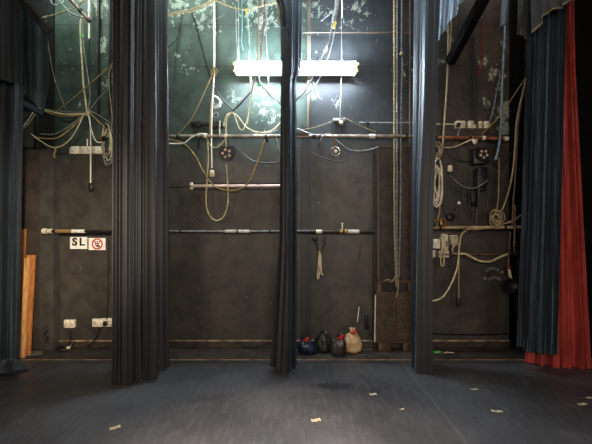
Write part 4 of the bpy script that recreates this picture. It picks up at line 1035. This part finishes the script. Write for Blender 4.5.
# dark blob among the cables beneath the square lamp, built as boxy black gear
def gear(u, v, w, h, Y, label, seed):
    rnd = random.Random(seed)
    body = pbox(u - w / 2, v - h / 2, u + w / 2, v + h / 2, Y, Y + .14, bev=.02)
    lower_block = pbox(u - w * .4, v + h / 2, u + w * .4, v + h * .68, Y + .02, Y + .12, bev=.015)
    fins = MB()
    for k in range(4): fins.add(*(lambda m: (m.v, m.f))(pbox(u - w * .52, v - h * .3 + k * h * .18, u + w * .52, v - h * .3 + k * h * .18 + 1.1, Y - .006, Y + .1)))
    thing('black_gear_mount', label, 'lamp', [('body', body, M['blackrub']), ('lower_block', lower_block, M['black']), ('side_ribs', fins, M['blackrub'])])
gear(483, 177, 10, 20, 5.6, 'black gear hanging right under the square lamp', 1)
gear(475, 196, 7, 15, 5.64, 'smaller black gear low in the right bay', 2)
thing('plug_hanging', 'black plug hanging on the wall left of the white dot', 'plug', [('body', MB().box(px(450.6, 217, 5.66), (7 * S(5.66), .06, 6.4 * S(5.66)), Matrix.Rotation(.5, 3, 'Y'), bev=.015), M['blackrub']), ('cord_tail', MB().cyl(px(449.5, 214.6, 5.67), px(448.4, 211, 5.68), .006, 6), M['darkcab'])])
thing('wall_disc_mount', 'small round white button on the right wall', 'sparkle', [('cap', MB().lathe(px(459, 203, 5.785), [(0, 0), (.022, 0), (.018, .014), (0, .018)], Vector((0, -1, 0)), 14), M['white']), ('ring', MB().lathe(px(459, 203, 5.789), [(0, 0), (.027, 0), (.027, .008), (0, .008)], Vector((0, -1, 0)), 14), M['greycab'])])  # white disc modelled in place of a sparkle of light
thing('wall_disc_mount', 'dull round grey disc on the right wall left of the white button', 'disc', [('cap', MB().lathe(px(453.4, 208.6, 5.785), [(0, 0), (.034, 0), (.028, .012), (0, .014)], Vector((0, -1, 0)), 14), M['darkpipe']), ('ring', MB().lathe(px(453.4, 208.6, 5.789), [(0, 0), (.04, 0), (.04, .008), (0, .008)], Vector((0, -1, 0)), 14), M['block'])])
thing('bar_clamp_mount', 'black and brass clamp on the cream bar nearest the curtain', 'clamp', [('jaw', pbox(433.6, 218, 438, 226, 5.44, 5.52, bev=.012), M['blackrub']), ('screw', MB().cyl(px(434, 221, 5.43), px(438.6, 219, 5.43), .012, 8), M['brass'])])
thing('bar_clamp_mount', 'brass clamp on the cream bar right of the black one', 'clamp', [('jaw', pbox(440.4, 218.4, 446.4, 226, 5.44, 5.52, bev=.012), M['brass']), ('screw', MB().cyl(px(443, 219, 5.43), px(443.4, 225, 5.43), .014, 8), M['blackrub'])])
cord('cream cable dropping from the cream bar and curving to the curtain', [(468, 229.6), (464, 231.6), (460.6, 237), (459, 250), (457.6, 266), (453, 280), (446, 293), (439, 299.4), (428, 301.5)], .95, 'cream', 5.52)
cord('straight cream cable hanging to a black plug on the right wall', [(459.4, 252), (458.8, 270), (458.8, 298)], .8, 'rope', 5.56,
     extra=[('plug', MB().box(px(458.6, 302.6, 5.56), (3.0 * S(5.56), .04, 7.4 * S(5.56)), bev=.01), M['blackrub'], None, 'black plug')])
cord('thick cream cable swagged right toward the round black pan lamp', [(458, 254), (465, 254), (472, 257.4), (480, 261), (490, 261.4), (499, 257.6), (511, 252.6)], 1.15, 'cream', 5.6)
cord('cream cable lying along under the cream bar', [(466, 229.8), (478, 229), (492, 227.8), (506, 223), (518, 218)], .7, 'rope', 5.42)
cord('white lead looping below the tall intercom', [(441.6, 250), (440.8, 258), (441, 265), (443.4, 265.6), (444, 258), (444, 250)], .75, 'cream', 5.68)
cord('cream lead curving out of the junction box', [(453.4, 245.6), (452.4, 250), (454, 253.4), (458, 253.6)], .7, 'cream', 5.7)
cord('cream lead running along above the junction box', [(440, 236), (444, 233.4), (455, 233.6), (466, 232.4), (480, 230.4)], .6, 'browncab', 5.74)
cord('black lead dropping from the pale switch box', [(436.6, 248.6), (436.4, 258), (436, 266), (436.4, 272)], .6, 'darkcab', 5.7)
# pan lamp at right
c = px(511, 285, 5.45); r = 7.6 * S(5.45)
thing('work_lamp_hanging', 'round black pan-shaped lamp hanging low by the blue-black curtain', 'lamp',
      [('shade', MB().lathe(c + Vector((0, .08, 0)), [(0, 0), (r * .7, .01), (r * .98, .07), (r, .085), (r * .9, .08), (r * .6, .05), (0, .045)], Vector((0, -1, 0)), 26), M['blackrub']),
       ('rim', MB().tube([c + Vector((math.cos(a) * r, -.002, math.sin(a) * r)) for a in [k * math.pi / 14 for k in range(29)]], .009, 6), M['darkpipe']),
       ('handle', MB().beam(px(510.6, 278, 5.45), px(508.6, 267.6, 5.45), .03, .02, Vector((0, 1, 0))), M['dirty'], [('collar', MB().cyl(px(509, 269, 5.45), px(508.4, 265.4, 5.45), .03, 10), M['redcab'])])])
cord('cable holding up the pan-shaped lamp', [(508.2, 266), (509, 250), (510.5, 232)], .6, 'browncab', 5.46)
cord('dark rust rod hanging through the hook by the blue-black curtain', [(515, 205), (514.6, 230), (514, 247)], .9, 'browncab', 5.4, name='hanging_rod', cat='rod')
thing('hook_hanging', 'dark round hook ring at the foot of the rust rod', 'hook', [('ring', MB().tube([px(514 + 4 * math.cos(a), 251 + 3.6 * math.sin(a), 5.4) for a in [k * math.pi / 10 for k in range(21)]], .016, 6), M['darkpipe']), ('tongue', MB().cyl(px(514, 247, 5.4), px(514.6, 253, 5.4), .01, 6), M['mesh'])])
cord('thin dark chain hanging right of the pan-shaped lamp', [(517, 240), (517.4, 270), (516.6, 300), (516.8, 330)], .6, 'darkcab', 5.5)
cord('black cable laid along the wall above the skirting at right', [(430, 331.8), (436, 333.6), (450, 334.2), (470, 334.6), (492, 334.4), (508, 333.4)], .85, 'darkcab', 5.73)
# litter at the back, right
thing('paper_litter', 'green scrap of litter on the back floor strip at right', 'litter', (MB().box(px(437.5, 352, 5.46) * 1, (.1, .05, .012), Matrix.Rotation(.3, 3, 'Z'), bev=.004), M['green']))
thing('paper_litter', 'pale flat stick of litter right of the green scrap', 'litter', (MB().box(px(449, 352.6, 5.46), (.15, .02, .01), Matrix.Rotation(-.06, 3, 'Z'), bev=.003), M['scrap']))
cord('black cable lying on the back floor strip at right', [(452, 352.2, 5.5), (462, 351, 5.56), (474, 351.4, 5.54), (490, 350.6, 5.58), (505, 350.4, 5.6)], .7, 'darkcab', 5.55)

# tape scraps on the stage
def scrap(u, v, w, d, rz, label):
    Y = gy(v); c = px(u, v, Y); n = 6; vs = []; fs = []
    R = Matrix.Rotation(rz, 3, 'Z')
    for i in range(n + 1):
        t = i / n - .5
        for s_ in (-.5, .5):
            for z in (.001, .0035):
                vs.append(c + R @ Vector((t * w, s_ * d * (1 + .3 * math.sin(i * 2.1 + u)) + .15 * d * math.sin(t * 5), z + .006 * abs(t))))
    for i in range(n):
        o = i * 4
        for (a, b) in ((0, 1), (1, 3), (3, 2), (2, 0)): fs.append((o + a, o + b, o + 4 + b, o + 4 + a))
    fs += [(0, 2, 3, 1), (n * 4, n * 4 + 1, n * 4 + 3, n * 4 + 2)]
    thing('tape_scrap', label, 'tape', (MB().add(vs, fs), M['scrap']))
scrap(316, 420.5, .085, .045, .15, 'pale tape scrap on the floor nearest the middle foreground')
scrap(373, 394.5, .075, .04, .1, 'pale tape scrap on the floor in front of the bags')
scrap(497, 411.5, .1, .035, -.3, 'pale tape scrap on the floor right of the pale floor seam')
scrap(582, 404.5, .1, .035, .1, 'pale tape scrap at the right edge, nearer of two')
scrap(589, 398, .06, .035, .0, 'pale tape scrap at the right edge, farther of two')
scrap(115, 428, .085, .045, .5, 'brownish tape scrap on the floor at lower left')
scrap(474, 389.5, .08, .03, .0, 'small tape scrap on the dark floor in front of the right bay')
scrap(402, 409.5, .05, .02, .4, 'tiny tape scrap beside the pale floor seam')

# ------------------------------------------------------------------ lights
def area(name, loc, target, size, power, color, sizey=None, spread=math.pi):
    l = bpy.data.lights.new(name, 'AREA'); l.energy = power; l.color = color; l.size = size; l.spread = spread
    if sizey: l.shape = 'RECTANGLE'; l.size_y = sizey
    o = bpy.data.objects.new(name, l); COL.objects.link(o); o.location = loc
    o.rotation_euler = (Vector(target) - Vector(loc)).to_track_quat('-Z', 'Y').to_euler(); return o
area('fill_front_warm', (.2, -.7, 2.3), (0.2, 5.7, 1.5), 1.6, 150, (1.0, .88, .76), .8)  # unseen warm fill behind the camera, set low to spare the floor
area('fill_front_left', (-2.6, -.4, 2.6), (-3.6, 5.6, 1.4), .8, 75, (1.0, .82, .64))  # fill added to lift the far left wall and planks
area('fill_front_right', (2.6, -.4, 2.4), (4.0, 5.0, 1.2), .9, 48, (1.0, .82, .68))  # fill added to bring up the red curtain from the front
area('fill_wall_cool', (-1.6, 4.6, 5.5), (-1.5, 5.9, 3.6), .8, 55, (.82, 1.0, .93))  # unseen source added to brighten the upper wall with greenish light
area('fill_wall_left', (-3.3, 5.1, 5.5), (-3.2, 5.9, 3.8), .5, 20, (.82, 1.0, .93))  # same kind of added fill, for the left end of the upper wall
area('fill_floor_mid', (.4, 4.4, 5.55), (.3, 4.4, 0), .9, 60, (.7, .86, 1.0))  # overhead fill added to give the middle of the floor a bluish tone
area('fill_wall_right', (2.6, 5.2, 5.5), (2.9, 5.9, 3.5), .5, 14, (1.0, .9, .8))  # weak fill added for the upper wall at right
def spot(name, loc, target, power, color, angle, blend):
    l = bpy.data.lights.new(name, 'SPOT'); l.energy = power; l.color = color; l.spot_size = math.radians(angle); l.spot_blend = blend; l.shadow_soft_size = .1
    o = bpy.data.objects.new(name, l); COL.objects.link(o); o.location = loc
    o.rotation_euler = (Vector(target) - Vector(loc)).to_track_quat('-Z', 'Y').to_euler(); return o
spot('stage_spot_warm', (-.4, .8, 5.4), (-.1, 2.55, 0), 3000, (1.0, .76, .6), 36, 1.0)
spot('fill_spot_left', (.2, -.7, 2.9), (-3.6, 5.7, 1.3), 2000, (1.0, .86, .7), 28, 1.0)  # unseen spot added to brighten the boxed panel and planks at left

w = bpy.data.worlds.new('World'); SC.world = w; w.use_nodes = True
w.node_tree.nodes['Background'].inputs[0].default_value = (.5, .55, .6, 1); w.node_tree.nodes['Background'].inputs[1].default_value = .02

cam = bpy.data.cameras.new('camera'); co = bpy.data.objects.new('camera', cam); COL.objects.link(co)
cam.sensor_width = 36; cam.lens = F / 592 * 36; cam.shift_y = (HZ - 222) / 592
co.location = (0, 0, CH); co.rotation_euler = (math.pi / 2, 0, 0); cam.clip_start = .05
SC.camera = co
SC.view_settings.view_transform = 'Standard'
SC.view_settings.exposure = 0.22
SC.view_settings.gamma = 0.88
